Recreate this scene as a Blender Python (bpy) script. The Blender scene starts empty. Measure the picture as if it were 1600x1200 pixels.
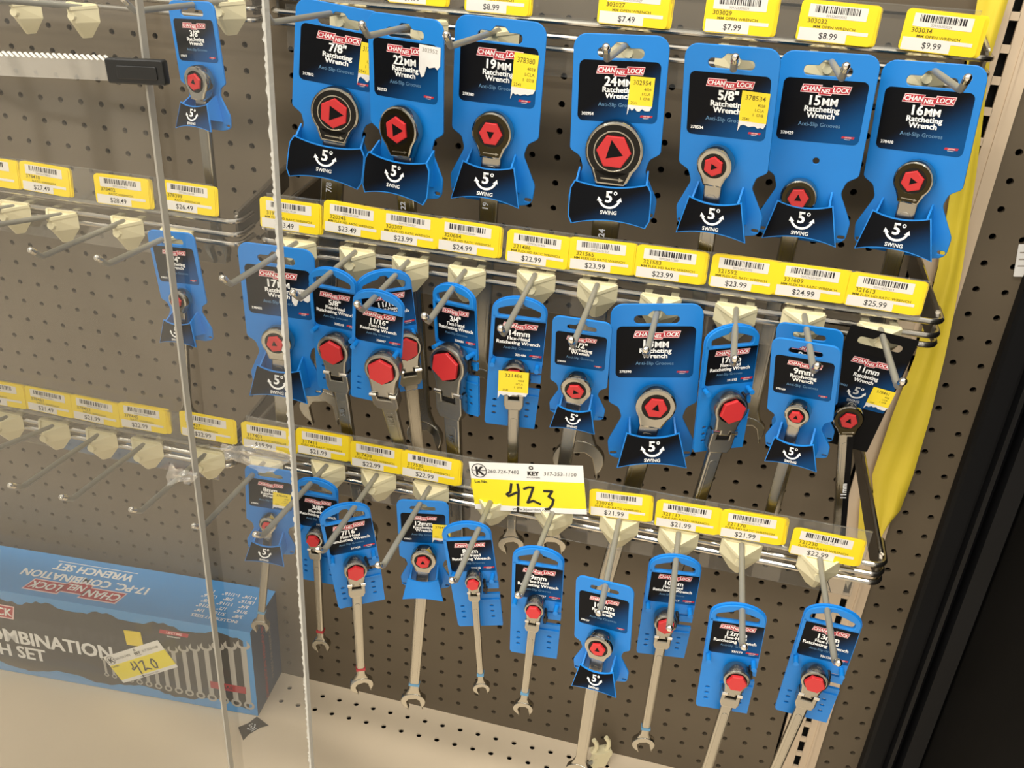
import bpy, math, random
from mathutils import Matrix, Vector

S = 0.0254            # everything below is written in inches
scene = bpy.context.scene
COL = scene.collection
random.seed(7)

# ------------------------------------------------------------------ camera
R = ((0.9682315005425588, 0.24293513956249585, 0.0592476102712647),
     (0.1623275159819904, -0.4304189951324733, -0.8879128708292657),
     (-0.19020394031728588, 0.8693227286772746, -0.456180287269053))
CAM = Vector((6.329159607025774, -34.37619143012701, 2.9718762703971655))
cam = bpy.data.cameras.new('camera')
cam.sensor_width = 36.0
cam.lens = 36.0 * 1404.2321098 / 1600.0
cam.clip_start = 0.02
cam.clip_end = 100
cam_ob = bpy.data.objects.new('camera', cam)
COL.objects.link(cam_ob)
mw = Matrix(((R[0][0], -R[1][0], -R[2][0]), (R[0][1], -R[1][1], -R[2][1]), (R[0][2], -R[1][2], -R[2][2]))).to_4x4()
mw.translation = CAM * S
cam_ob.matrix_world = mw
scene.camera = cam_ob

# ------------------------------------------------------------------ view, world and store lights
scene.view_settings.view_transform = 'Standard'
scene.view_settings.look = 'None'
scene.view_settings.gamma = 1.0
scene.view_settings.use_curve_mapping = False
scene.view_settings.exposure = 0.0
WORLD_STRENGTH = 0.95
LAMP = 50.0

w = bpy.data.worlds.new('store')
scene.world = w
w.use_nodes = True
nt = w.node_tree
nt.nodes.clear()
out = nt.nodes.new('ShaderNodeOutputWorld')
bg = nt.nodes.new('ShaderNodeBackground')
tc = nt.nodes.new('ShaderNodeTexCoord')
sep = nt.nodes.new('ShaderNodeSeparateXYZ')
ramp = nt.nodes.new('ShaderNodeValToRGB')
mp = nt.nodes.new('ShaderNodeMapRange')
mp.inputs['From Min'].default_value = -1
mp.inputs['From Max'].default_value = 1
nt.links.new(tc.outputs['Generated'], sep.inputs[0])
nt.links.new(sep.outputs['Z'], mp.inputs['Value'])
nt.links.new(mp.outputs[0], ramp.inputs['Fac'])
cr = ramp.color_ramp
cr.elements[0].position = 0.0
cr.elements[0].color = (0.44, 0.41, 0.36, 1)
cr.elements[1].position = 1.0
cr.elements[1].color = (1.0, 0.95, 0.86, 1)
e = cr.elements.new(0.5)
e.color = (0.76, 0.72, 0.64, 1)
nt.links.new(ramp.outputs[0], bg.inputs['Color'])
bg.inputs['Strength'].default_value = WORLD_STRENGTH
nt.links.new(bg.outputs[0], out.inputs['Surface'])


def area(name, loc, sx, sy, power, color=(1.0, 0.95, 0.86)):
    l = bpy.data.lights.new(name, 'AREA')
    l.shape = 'RECTANGLE'
    l.size = sx * S
    l.size_y = sy * S
    l.energy = power
    l.color = color
    o = bpy.data.objects.new(name, l)
    o.location = Vector(loc) * S
    COL.objects.link(o)
    return o


# fluorescent strips on the store's ceiling, about twelve feet up
for i, (lx, ly) in enumerate(((-50, -40), (30, -40), (-60, -120), (30, -120), (-110, -80), (-60, -200))):
    area('ceiling_strip_light', (lx, ly, 88), 60, 8, LAMP)
CARDS = [{'name': 'T0', 'type': 'A', 'hook': '0a', 'd': 4.40126050420168, 'O': [-12.491, -4.377, -0.098], 'rot': [-12.13, 1.92, -3.26], 'w': 2.11, 'h': 2.711, 'slot': [0.129, -0.153], 'tilt': 0, 'head': [0.206, -2.586], 'r': 0.511, 'jaw': [-0.24, -8.833]},
 {'name': 'T1', 'type': 'A', 'hook': '0b', 'd': 3.5390756302521, 'O': [-7.292, -3.505, 0.122], 'rot': [7.12, 1.95, 6.01], 'w': 3.118, 'h': 3.687, 'slot': [-0.324, -0.339], 'tilt': 0, 'head': [0.178, -3.53], 'r': 0.842, 'jaw': [0.318, -15.934]},
 {'name': 'T2', 'type': 'A', 'hook': '0c', 'd': 4.537394957983192, 'O': [-4.572, -4.556, 0.063], 'rot': [-14.42, 2.12, 0.19], 'w': 3.008, 'h': 3.636, 'slot': [-0.035, -0.271], 'tilt': 0, 'head': [0.022, -3.574], 'r': 0.741, 'jaw': [0.952, -15.64]},
 {'name': 'T3', 'type': 'A', 'hook': '0d', 'd': 3.720588235294116, 'O': [-1.547, -3.749, 0.168], 'rot': [-1.53, 1.97, 0.84], 'w': 3.148, 'h': 3.751, 'slot': [-0.484, -0.457], 'tilt': 0, 'head': [0.033, -3.621], 'r': 0.682, 'jaw': [-0.002, -13.421]},
 {'name': 'T4', 'type': 'A', 'hook': '0e', 'd': 4.128991596638656, 'O': [2.51, -4.139, 0.042], 'rot': [1.18, 1.98, -2.65], 'w': 3.05, 'h': 3.686, 'slot': [0.016, -0.276], 'tilt': 0, 'head': [0.03, -3.546], 'r': 0.92, 'jaw': [-0.676, -15.757]},
 {'name': 'T5', 'type': 'A', 'hook': '0f', 'd': 5.626470588235293, 'O': [5.983, -5.681, 0.152], 'rot': [-12.64, 9.77, -2.17], 'w': 2.86, 'h': 3.725, 'slot': [0.048, -0.413], 'tilt': 0, 'head': [-0.125, -3.479], 'r': 0.542, 'jaw': [-0.468, -12.073]},
 {'name': 'T6', 'type': 'A', 'hook': '0g', 'd': 3.8567226890756316, 'O': [8.9, -3.853, 0.03], 'rot': [-7.42, 1.99, -2.33], 'w': 2.942, 'h': 3.682, 'slot': [0.084, -0.26], 'tilt': 0, 'head': [-0.237, -4.407], 'r': 0.551, 'jaw': [-0.713, -13.289]},
 {'name': 'T7', 'type': 'A', 'hook': '0h', 'd': 3.7659663865546236, 'O': [11.935, -3.755, -0.002], 'rot': [-20.82, 2.06, -3.06], 'w': 3.007, 'h': 3.632, 'slot': [0.04, -0.225], 'tilt': 0, 'head': [0.133, -3.428], 'r': 0.573, 'jaw': [-0.372, -12.013]},
 {'name': 'L1', 'type': 'A', 'hook': '1b', 'd': 6.349999999999998, 'O': [-12.979, -6.386, -7.821], 'rot': [-4.32, 1.84, -4.41], 'w': 2.06, 'h': 2.735, 'slot': [-0.365, -0.293], 'tilt': 0, 'head': [0.173, -2.506], 'r': 0.38, 'jaw': [-0.664, -7.639]},
 {'name': 'A1', 'type': 'A', 'hook': '1c', 'd': 7.10441176470588, 'O': [-8.381, -7.117, -7.506], 'rot': [2.11, 1.91, -0.59], 'w': 2.872, 'h': 3.657, 'slot': [0.016, -0.359], 'tilt': 0, 'head': [-0.031, -3.519], 'r': 0.555, 'jaw': [-0.307, -12.315]},
 {'name': 'B1', 'type': 'B', 'hook': '1d', 'd': 7.71701680672269, 'O': [-5.987, -7.731, -7.778], 'rot': [-3.76, 5.88, 1.0], 'w': 1.77, 'h': 5.012, 'slot': [0.017, -0.144], 'tilt': 0.9, 'head': [0.115, -2.944], 'r': 0.592, 'jaw': [0.675, -11.325]},
 {'name': 'B2b', 'type': 'B', 'hook': '1e', 'd': 6.900210084033613, 'O': [-4.436, -7.145, -7.814], 'rot': [26.17, 1.96, -7.15], 'w': 1.865, 'h': 4.824, 'slot': [0.51, -0.272], 'tilt': 20, 'head': [0.458, -2.816], 'r': 0.565, 'jaw': [0.528, -11.816]},
 {'name': 'B2f', 'type': 'B', 'hook': '1e', 'd': 9.146428571428572, 'O': [-3.719, -9.162, -7.725], 'rot': [2.65, 6.0, 4.62], 'w': 1.689, 'h': 4.3, 'slot': [-0.116, -0.214], 'tilt': 22.0, 'head': [0.377, -2.622], 'r': 0.605, 'jaw': [1.071, -11.193]},
 {'name': 'B3', 'type': 'B', 'hook': '1f', 'd': 7.22693277310924, 'O': [-1.836, -7.23, -7.898], 'rot': [-16.48, 2.34, -3.92], 'w': 1.666, 'h': 4.85, 'slot': [-0.003, -0.129], 'tilt': 0.0, 'head': [-0.066, -2.818], 'r': 0.714, 'jaw': [-0.18, -12.117]},
 {'name': 'B4', 'type': 'B', 'hook': '1g', 'd': 7.5944957983193255, 'O': [0.583, -7.617, -7.852], 'rot': [7.79, 5.27, 1.24], 'w': 1.803, 'h': 5.105, 'slot': [0.127, -0.057], 'tilt': 0.0, 'head': [0.032, -2.729], 'r': 0.455, 'jaw': [0.442, -10.318]},
 {'name': 'A2', 'type': 'A', 'hook': '1h', 'd': 8.492983193277311, 'O': [2.788, -8.501, -7.922], 'rot': [0.66, 12.63, -0.31], 'w': 1.914, 'h': 2.603, 'slot': [0.075, -0.031], 'tilt': 0, 'head': [0.001, -2.441], 'r': 0.489, 'jaw': [-0.58, -10.337]},
 {'name': 'A3', 'type': 'A', 'hook': '1i', 'd': 6.818529411764704, 'O': [4.939, -6.849, -7.701], 'rot': [10.88, 1.99, -5.03], 'w': 3.009, 'h': 3.657, 'slot': [0.068, -0.351], 'tilt': 0, 'head': [0.063, -3.535], 'r': 0.661, 'jaw': [-1.733, -12.762]},
 {'name': 'B5', 'type': 'B', 'hook': '1j', 'd': 7.186092436974789, 'O': [7.403, -7.226, -7.88], 'rot': [24.33, 2.01, -4.37], 'w': 1.784, 'h': 4.697, 'slot': [0.086, -0.074], 'tilt': 0.0, 'head': [0.033, -2.827], 'r': 0.563, 'jaw': [-1.329, -10.507]},
 {'name': 'A4b', 'type': 'A', 'hook': '1k', 'd': 6.796008403361341, 'O': [9.723, -6.83, -7.703], 'rot': [-13.55, 9.47, -6.21], 'w': 2.072, 'h': 2.748, 'slot': [-0.09, -0.086], 'tilt': 0, 'head': [0.014, -2.463], 'r': 0.386, 'jaw': [-0.806, -8.407]},
 {'name': 'A4', 'type': 'A', 'hook': '1k', 'd': 8.37046218487395, 'O': [9.543, -8.37, -7.625], 'rot': [-12.53, 11.34, -4.9], 'w': 2.04, 'h': 2.739, 'slot': [0.09, -0.121], 'tilt': 0, 'head': [0.0, -2.37], 'r': 0.37, 'jaw': [-0.829, -8.313]},
 {'name': 'A5', 'type': 'C', 'hook': '1l', 'd': 6.110126050420167, 'O': [12.088, -6.116, -7.845], 'rot': [4.58, 1.96, 7.84], 'w': 2.167, 'h': 4.329, 'slot': [0.005, -0.238], 'tilt': 0, 'head': [-0.131, -3.019], 'r': 0.475, 'jaw': [1.896, -9.51]},
 {'name': 'A6', 'type': 'A', 'hook': '2d', 'd': 8.830000000000005, 'O': [-8.261, -8.785, -15.625], 'rot': [8.91, 1.91, 3.57], 'w': 1.931, 'h': 2.542, 'slot': [-0.329, -0.29], 'tilt': 0, 'head': [0.045, -2.257], 'r': 0.327, 'jaw': [-0.389, -7.672]},
 {'name': 'B6', 'type': 'B', 'hook': '2e', 'd': 9.160630252100844, 'O': [-6.22, -9.164, -15.42], 'rot': [4.18, 1.81, 1.39], 'w': 1.574, 'h': 4.873, 'slot': [-0.067, -0.276], 'tilt': 0, 'head': [0.056, -2.35], 'r': 0.331, 'jaw': [0.115, -7.839]},
 {'name': 'B7', 'type': 'B', 'hook': '2f', 'd': 10.019184873949577, 'O': [-4.712, -10.276, -15.454], 'rot': [27.56, 1.94, -7.61], 'w': 1.747, 'h': 4.723, 'slot': [0.512, -0.261], 'tilt': 0, 'head': [0.01, -2.644], 'r': 0.414, 'jaw': [-0.637, -8.523]},
 {'name': 'A7', 'type': 'A', 'hook': '2g', 'd': 9.004529411764704, 'O': [-2.212, -9.006, -15.575], 'rot': [10.36, 1.91, -2.63], 'w': 1.897, 'h': 2.568, 'slot': [-0.028, -0.148], 'tilt': 0, 'head': [0.035, -2.301], 'r': 0.448, 'jaw': [-0.683, -9.725]},
 {'name': 'B8', 'type': 'B', 'hook': '2h', 'd': 9.746008403361344, 'O': [-0.375, -9.861, -15.496], 'rot': [9.67, 1.9, -9.29], 'w': 1.679, 'h': 4.721, 'slot': [0.608, -0.291], 'tilt': 0, 'head': [0.077, -2.228], 'r': 0.294, 'jaw': [-0.295, -7.518]},
 {'name': 'B9', 'type': 'B', 'hook': '2i', 'd': 10.409436974789916, 'O': [2.377, -10.414, -15.501], 'rot': [3.21, 1.9, -1.84], 'w': 1.724, 'h': 4.861, 'slot': [0.002, -0.139], 'tilt': 0, 'head': [0.007, -2.268], 'r': 0.335, 'jaw': [-0.264, -7.189]},
 {'name': 'A8', 'type': 'A', 'hook': '2j', 'd': 11.463117647058823, 'O': [4.777, -11.458, -15.489], 'rot': [-6.71, 1.88, -3.51], 'w': 1.921, 'h': 2.63, 'slot': [0.077, -0.169], 'tilt': 0, 'head': [0.015, -2.329], 'r': 0.446, 'jaw': [-0.527, -8.605]},
 {'name': 'B10', 'type': 'B', 'hook': '2k', 'd': 9.316731092436974, 'O': [6.884, -9.322, -15.524], 'rot': [7.28, 1.97, -0.96], 'w': 1.721, 'h': 4.557, 'slot': [0.0, -0.134], 'tilt': 0, 'head': [-0.084, -2.589], 'r': 0.389, 'jaw': [-0.173, -8.789]},
 {'name': 'B11', 'type': 'B', 'hook': '2l', 'd': 11.111890756302522, 'O': [9.018, -11.121, -15.573], 'rot': [3.14, 1.94, -2.34], 'w': 1.711, 'h': 4.626, 'slot': [0.066, -0.154], 'tilt': 0, 'head': [0.222, -2.686], 'r': 0.419, 'jaw': [-0.46, -10.055]},
 {'name': 'B12', 'type': 'B', 'hook': '2m', 'd': 10.409436974789916, 'O': [11.962, -10.424, -15.465], 'rot': [-1.82, 1.9, 1.21], 'w': 1.737, 'h': 4.907, 'slot': [-0.287, -0.153], 'tilt': 0, 'head': [-0.051, -2.755], 'r': 0.432, 'jaw': [-0.53, -10.441]}]
HOOKS = {'0a': [[-12.362, -2.7, -0.222], [-12.362, -7.7, -0.195]], '0b': [[-7.656, -2.7, -0.182], [-7.656, -7.7, -0.156]], '0c': [[-4.572, -2.7, -0.308], [-4.572, -7.7, -0.282]], '0d': [[-1.998, -2.7, -0.375], [-1.998, -7.7, -0.349]], '0e': [[2.618, -2.7, -0.321], [2.618, -7.7, -0.295]], '0f': [[6.119, -2.7, -0.277], [6.119, -7.7, -0.251]], '0g': [[8.976, -2.7, -0.246], [8.976, -7.7, -0.22]], '0h': [[11.971, -2.7, -0.256], [11.971, -7.7, -0.23]], '1a': [[-15.541, -5.9, -8.027], [-15.084, -10.4, -7.782]], '1b': [[-13.437, -5.9, -8.242], [-12.616, -10.4, -7.694]], '1c': [[-8.402, -5.9, -7.917], [-8.209, -10.4, -7.722]], '1d': [[-6.097, -5.9, -7.954], [-5.843, -10.4, -7.835]], '1e': [[-4.066, -5.9, -8.022], [-3.751, -10.4, -7.893]], '1f': [[-1.939, -5.9, -8.067], [-1.612, -10.4, -7.933]], '1g': [[0.572, -5.9, -7.859], [0.744, -10.4, -7.947]], '1h': [[2.756, -5.9, -7.902], [2.854, -10.4, -7.969]], '1i': [[4.945, -5.9, -8.072], [5.004, -10.4, -7.911]], '1j': [[7.464, -5.9, -8.017], [7.466, -10.4, -7.767]], '1k': [[9.645, -5.9, -7.893], [9.635, -10.4, -7.605]], '1l': [[12.044, -5.9, -7.994], [11.877, -10.4, -7.676]], '2a': [[-16.232, -8.4, -16.231], [-15.674, -12.7, -15.601]], '2b': [[-14.18, -8.4, -16.254], [-13.656, -12.7, -15.634]], '2c': [[-11.47, -8.4, -16.158], [-10.975, -12.7, -15.53]], '2d': [[-8.976, -8.4, -16.035], [-8.674, -12.7, -15.655]], '2e': [[-6.389, -8.4, -15.625], [-6.453, -12.7, -15.468]], '2f': [[-4.357, -8.4, -15.608], [-4.27, -12.7, -15.537]], '2g': [[-2.296, -8.4, -15.714], [-2.231, -12.7, -15.652]], '2h': [[0.098, -8.4, -15.677], [0.205, -12.7, -15.625]], '2i': [[2.377, -8.4, -15.625], [2.32, -12.7, -15.663]], '2j': [[4.749, -8.4, -15.564], [4.836, -12.7, -15.677]], '2k': [[6.85, -8.4, -15.636], [6.959, -12.7, -15.676]], '2l': [[9.012, -8.4, -15.596], [9.152, -12.7, -15.789]], '2m': [[11.615, -8.4, -15.567], [11.775, -12.7, -15.629]], '0x': [[-21.139, -2.7, -0.9], [-21.939, -7.1, -0.4]], '0y': [[-18.599, -2.7, -0.843], [-19.399, -7.1, -0.343]], '1x': [[-18.415, -5.9, -8.103], [-19.215, -10.3, -7.603]], '1y': [[-20.545, -5.9, -8.049], [-21.345, -10.3, -7.549]], '2x': [[-18.421, -8.4, -16.227], [-19.221, -12.8, -15.727]], '2y': [[-20.605, -8.4, -16.241], [-21.405, -12.8, -15.741]]}
TAGS = [('0R', -6.09, 0.23, -3.93, 0.23, '303025', '7.99'), ('0R', -3.27, 0.16, -1.0, 0.15, '303026', '8.99'), ('0R', 1.37, 0.14, 3.71, 0.13, '303027', '7.49'), ('0R', 4.88, 0.16, 7.1, 0.17, '303029', '7.99'), ('0R', 7.84, 0.16, 10.18, 0.12, '303032', '8.99'), ('0R', 10.99, 0.14, 13.28, 0.07, '303034', '9.99'), ('1L', -22.74, -7.37, -20.04, -7.39, '378402', '28.99'), ('1L', -19.91, -7.35, -17.8, -7.42, '378410', '27.49'), ('1L', -16.66, -7.47, -14.36, -7.45, '378402', '28.49'), ('1L', -13.83, -7.34, -11.63, -7.37, '378399', '26.49'), ('1R', -9.83, -7.5, -7.5, -7.52, '319234', '23.49'), ('1R', -7.34, -7.31, -5.16, -7.39, '320245', '23.49'), ('1R', -5.2, -7.38, -3.04, -7.43, '320307', '23.99'), ('1R', -3.04, -7.41, -0.82, -7.45, '320684', '24.99'), ('1R', -0.54, -7.48, 1.64, -7.51, '321486', '22.99'), ('1R', 1.68, -7.44, 3.88, -7.39, '321565', '23.99'), ('1R', 3.94, -7.4, 6.21, -7.38, '321583', '23.99'), ('1R', 6.42, -7.37, 8.52, -7.37, '321592', '23.99'), ('1R', 8.52, -7.35, 10.74, -7.34, '321609', '24.99'), ('1R', 10.74, -7.36, 13.01, -7.4, '321613', '25.99'), ('2L', -22.12, -15.79, -19.46, -15.73, '378466', '25.49'), ('2L', -19.42, -15.69, -17.33, -15.73, '378461', '21.49'), ('2L', -17.32, -15.7, -15.19, -15.75, '378453', '21.99'), ('2L', -15.15, -15.65, -13.08, -15.62, '378445', '22.99'), ('2L', -12.48, -15.5, -10.2, -15.5, '378437', '22.99'), ('2R', -9.85, -15.48, -7.72, -15.44, '317403', '19.99'), ('2R', -7.58, -15.3, -5.48, -15.29, '317411', '21.99'), ('2R', -5.41, -15.41, -3.43, -15.41, '317438', '22.99'), ('2R', -3.43, -15.41, -1.23, -15.44, '317535', '22.99'), ('2R', -0.74, -15.44, 1.3, -15.49, '320748', '21.99'), ('2R', 3.65, -15.56, 5.77, -15.4, '320765', '21.99'), ('2R', 5.96, -15.49, 8.12, -15.41, '321117', '21.99'), ('2R', 8.17, -15.4, 10.26, -15.33, '321170', '21.99'), ('2R', 10.54, -15.56, 12.79, -15.59, '321230', '22.99')]

# ------------------------------------------------------------------ materials
def lin(c):
    return tuple(((v / 255.0) / 12.92 if v / 255.0 <= 0.04045 else ((v / 255.0 + 0.055) / 1.055) ** 2.4) for v in c) + (1.0,)


MATS = {}


def mat(name, rgb, rough=0.5, metal=0.0, noise=0.0, nscale=30.0, bump=0.0, spec=0.5):
    if name in MATS:
        return MATS[name]
    m = bpy.data.materials.new(name)
    m.use_nodes = True
    t = m.node_tree
    b = t.nodes['Principled BSDF']
    c = lin(rgb)
    b.inputs['Base Color'].default_value = c
    b.inputs['Roughness'].default_value = rough
    b.inputs['Metallic'].default_value = metal
    b.inputs['Specular IOR Level'].default_value = spec
    if noise or bump:
        tcn = t.nodes.new('ShaderNodeTexCoord')
        nz = t.nodes.new('ShaderNodeTexNoise')
        nz.inputs['Scale'].default_value = nscale
        nz.inputs['Detail'].default_value = 5
        t.links.new(tcn.outputs['Object'], nz.inputs['Vector'])
        if noise:
            mx = t.nodes.new('ShaderNodeMix')
            mx.data_type = 'RGBA'
            mx.inputs['A'].default_value = tuple(v * (1 - noise) for v in c[:3]) + (1,)
            mx.inputs['B'].default_value = tuple(min(1, v * (1 + noise)) for v in c[:3]) + (1,)
            t.links.new(nz.outputs['Fac'], mx.inputs['Factor'])
            t.links.new(mx.outputs['Result'], b.inputs['Base Color'])
        if bump:
            bp = t.nodes.new('ShaderNodeBump')
            bp.inputs['Strength'].default_value = bump
            bp.inputs['Distance'].default_value = 0.001
            t.links.new(nz.outputs['Fac'], bp.inputs['Height'])
            t.links.new(bp.outputs[0], b.inputs['Normal'])
    MATS[name] = m
    return m


BOARD = mat('painted pegboard', (100, 89, 73), 0.45, 0, 0.10, 9, 0.05, 0.35)
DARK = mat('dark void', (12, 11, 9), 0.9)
BEIGE = mat('beige enamel', (206, 186, 160), 0.42, 0, 0.07, 14)
SHELF = mat('tan shelf enamel', (230, 212, 184), 0.5, 0, 0.08, 7)
BLUE = mat('blue moulded plastic', (14, 122, 204), 0.42, 0, 0.05, 40, 0.04)
BLACKP = mat('black card', (9, 9, 11), 0.5, spec=0.15)
FLAPBK = mat('black print', (9, 10, 14), 0.38)
WHITE = mat('white ink', (240, 240, 238), 0.5)
DIM = mat('slate blue ink', (92, 134, 170), 0.5)
LOGORED = mat('logo red', (182, 32, 50), 0.45)
LOGOPINK = mat('logo border', (240, 205, 205), 0.45)
CHROME = mat('polished chrome', (172, 168, 158), 0.12, 1.0)
SATIN = mat('satin chrome', (166, 162, 152), 0.27, 1.0, 0.05, 60)
WIRE = mat('chrome wire', (200, 195, 185), 0.2, 1.0)
ROD = mat('grey coated rod', (150, 148, 138), 0.4, 0.35)
ARM = mat('grey bracket metal', (120, 114, 104), 0.35, 0.8)
NUB = mat('bright rod tip', (225, 220, 210), 0.15, 1.0)
RED = mat('red plastic plug', (196, 42, 46), 0.4)
GEAR = mat('black gear face', (20, 19, 17), 0.25, 0.5)
BRONZE = mat('dark mirror face', (62, 56, 40), 0.25, 1.0)
CLIP = mat('ivory plastic', (226, 216, 178), 0.45, 0, 0.04, 40)
TAGY = mat('yellow tag', (244, 214, 26), 0.5)
TAGW = mat('tag white', (228, 222, 212), 0.5)
INK = mat('black ink', (34, 30, 30), 0.6)
GREYINK = mat('faint grey ink', (150, 142, 130), 0.6)
OLIVE = mat('ink on yellow', (96, 84, 14), 0.6)
STICK = mat('yellow sticker', (240, 214, 44), 0.5)
TORN = mat('torn white paper', (226, 224, 220), 0.7, 0, 0.08, 120)
RIBBON = mat('yellow ribbon', (230, 206, 62), 0.5, 0, 0.10, 12, 0.1)
POSTM = mat('black frame', (13, 14, 17), 0.55, 0, 0.2, 8, 0.0, 0.25)
PANELBK = mat('black panel', (9, 8, 7), 0.8, 0, 0.2, 8, 0.0, 0.15)
BANDR = mat('red band', (168, 34, 48), 0.4)
BANDB = mat('blue band', (86, 140, 176), 0.4)
BOXBLUE = mat('box blue', (70, 150, 214), 0.45, 0, 0.07, 25)
BOXBLK = mat('box charcoal', (42, 40, 38), 0.5)
BOXEND = mat('box dark blue', (30, 56, 92), 0.45, 0, 0.2, 12)
BOXSIL = mat('printed silver', (176, 172, 164), 0.5)
PAPER = mat('lot tag paper', (244, 242, 236), 0.6)
LOTINK = mat('grey lot print', (96, 92, 90), 0.6)
LOTY = mat('lot tag yellow', (250, 232, 40), 0.6)
RUBBER = mat('black rubber', (16, 16, 15), 0.4, 0, 0.3, 60)
TEETH = mat('white teeth', (236, 232, 222), 0.4)


def label_mat(name, c0, c1):
    """printed card artwork that fades from black at its top left corner to navy at its bottom right corner"""
    m = bpy.data.materials.new(name)
    m.use_nodes = True
    t = m.node_tree
    b = t.nodes['Principled BSDF']
    tcn = t.nodes.new('ShaderNodeTexCoord')
    sp = t.nodes.new('ShaderNodeSeparateXYZ')
    t.links.new(tcn.outputs['Generated'], sp.inputs[0])
    ma = t.nodes.new('ShaderNodeMath')
    ma.operation = 'MULTIPLY_ADD'
    t.links.new(sp.outputs['Z'], ma.inputs[0])
    ma.inputs[1].default_value = -0.8
    ma.inputs[2].default_value = 0.42
    mb = t.nodes.new('ShaderNodeMath')
    mb.operation = 'MULTIPLY_ADD'
    t.links.new(sp.outputs['X'], mb.inputs[0])
    mb.inputs[1].default_value = 0.75
    t.links.new(ma.outputs[0], mb.inputs[2])
    rp = t.nodes.new('ShaderNodeValToRGB')
    rp.color_ramp.interpolation = 'EASE'
    rp.color_ramp.elements[0].position = 0.30
    rp.color_ramp.elements[0].color = lin(c0)
    rp.color_ramp.elements[1].position = 1.0
    rp.color_ramp.elements[1].color = lin(c1)
    t.links.new(mb.outputs[0], rp.inputs['Fac'])
    t.links.new(rp.outputs[0], b.inputs['Base Color'])
    b.inputs['Roughness'].default_value = 0.36
    b.inputs['Specular IOR Level'].default_value = 0.12
    MATS[name] = m
    return m


NAVY = label_mat('navy card print', (7, 9, 14), (8, 74, 130))
FLAPNAVY = label_mat('flap print', (7, 8, 12), (6, 58, 104))


def clear_mat(name, tint, haze, gloss):
    """clear plastic: see-through with a glossy skin and a pale diffuse share that paints in haze"""
    m = bpy.data.materials.new(name)
    m.use_nodes = True
    t = m.node_tree
    t.nodes.clear()
    o = t.nodes.new('ShaderNodeOutputMaterial')
    tr = t.nodes.new('ShaderNodeBsdfTransparent')
    tr.inputs[0].default_value = tint
    gl = t.nodes.new('ShaderNodeBsdfGlossy')
    gl.inputs['Roughness'].default_value = 0.04
    gl.inputs[0].default_value = (1, 1, 1, 1)
    df = t.nodes.new('ShaderNodeBsdfDiffuse')
    df.inputs[0].default_value = (0.93, 0.90, 0.82, 1)
    fr = t.nodes.new('ShaderNodeFresnel')
    fr.inputs[0].default_value = 1.45
    mul = t.nodes.new('ShaderNodeMath')
    mul.operation = 'MULTIPLY'
    mul.inputs[1].default_value = gloss
    t.links.new(fr.outputs[0], mul.inputs[0])
    nz = t.nodes.new('ShaderNodeTexNoise')
    nz.inputs['Scale'].default_value = 5
    nz.inputs['Detail'].default_value = 6
    mr = t.nodes.new('ShaderNodeMapRange')
    mr.inputs['To Min'].default_value = haze * 0.7
    mr.inputs['To Max'].default_value = haze * 1.3
    t.links.new(nz.outputs['Fac'], mr.inputs['Value'])
    m1 = t.nodes.new('ShaderNodeMixShader')
    t.links.new(mr.outputs[0], m1.inputs[0])
    t.links.new(tr.outputs[0], m1.inputs[1])
    t.links.new(df.outputs[0], m1.inputs[2])
    m2 = t.nodes.new('ShaderNodeMixShader')
    t.links.new(mul.outputs[0], m2.inputs[0])
    t.links.new(m1.outputs[0], m2.inputs[1])
    t.links.new(gl.outputs[0], m2.inputs[2])
    t.links.new(m2.outputs[0], o.inputs[0])
    MATS[name] = m
    return m


ACRYL = clear_mat('clear acrylic', (0.985, 0.985, 0.975, 1), 0.022, 0.75)  # pale diffuse share stands in for the haze of reflected surroundings
STRIPM = clear_mat('clear label strip', (0.93, 0.93, 0.92, 1), 0.035, 0.6)
FILM = clear_mat('cloudy film', (0.92, 0.91, 0.88, 1), 0.17, 1.0)
FROST = mat('frosted cut edge', (182, 180, 172), 0.6, 0, 0.12, 200, 0.5)
EDGE = mat('polished acrylic edge', (150, 146, 136), 0.3)

# ------------------------------------------------------------------ mesh helpers
IDENT = lambda p: p


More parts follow.
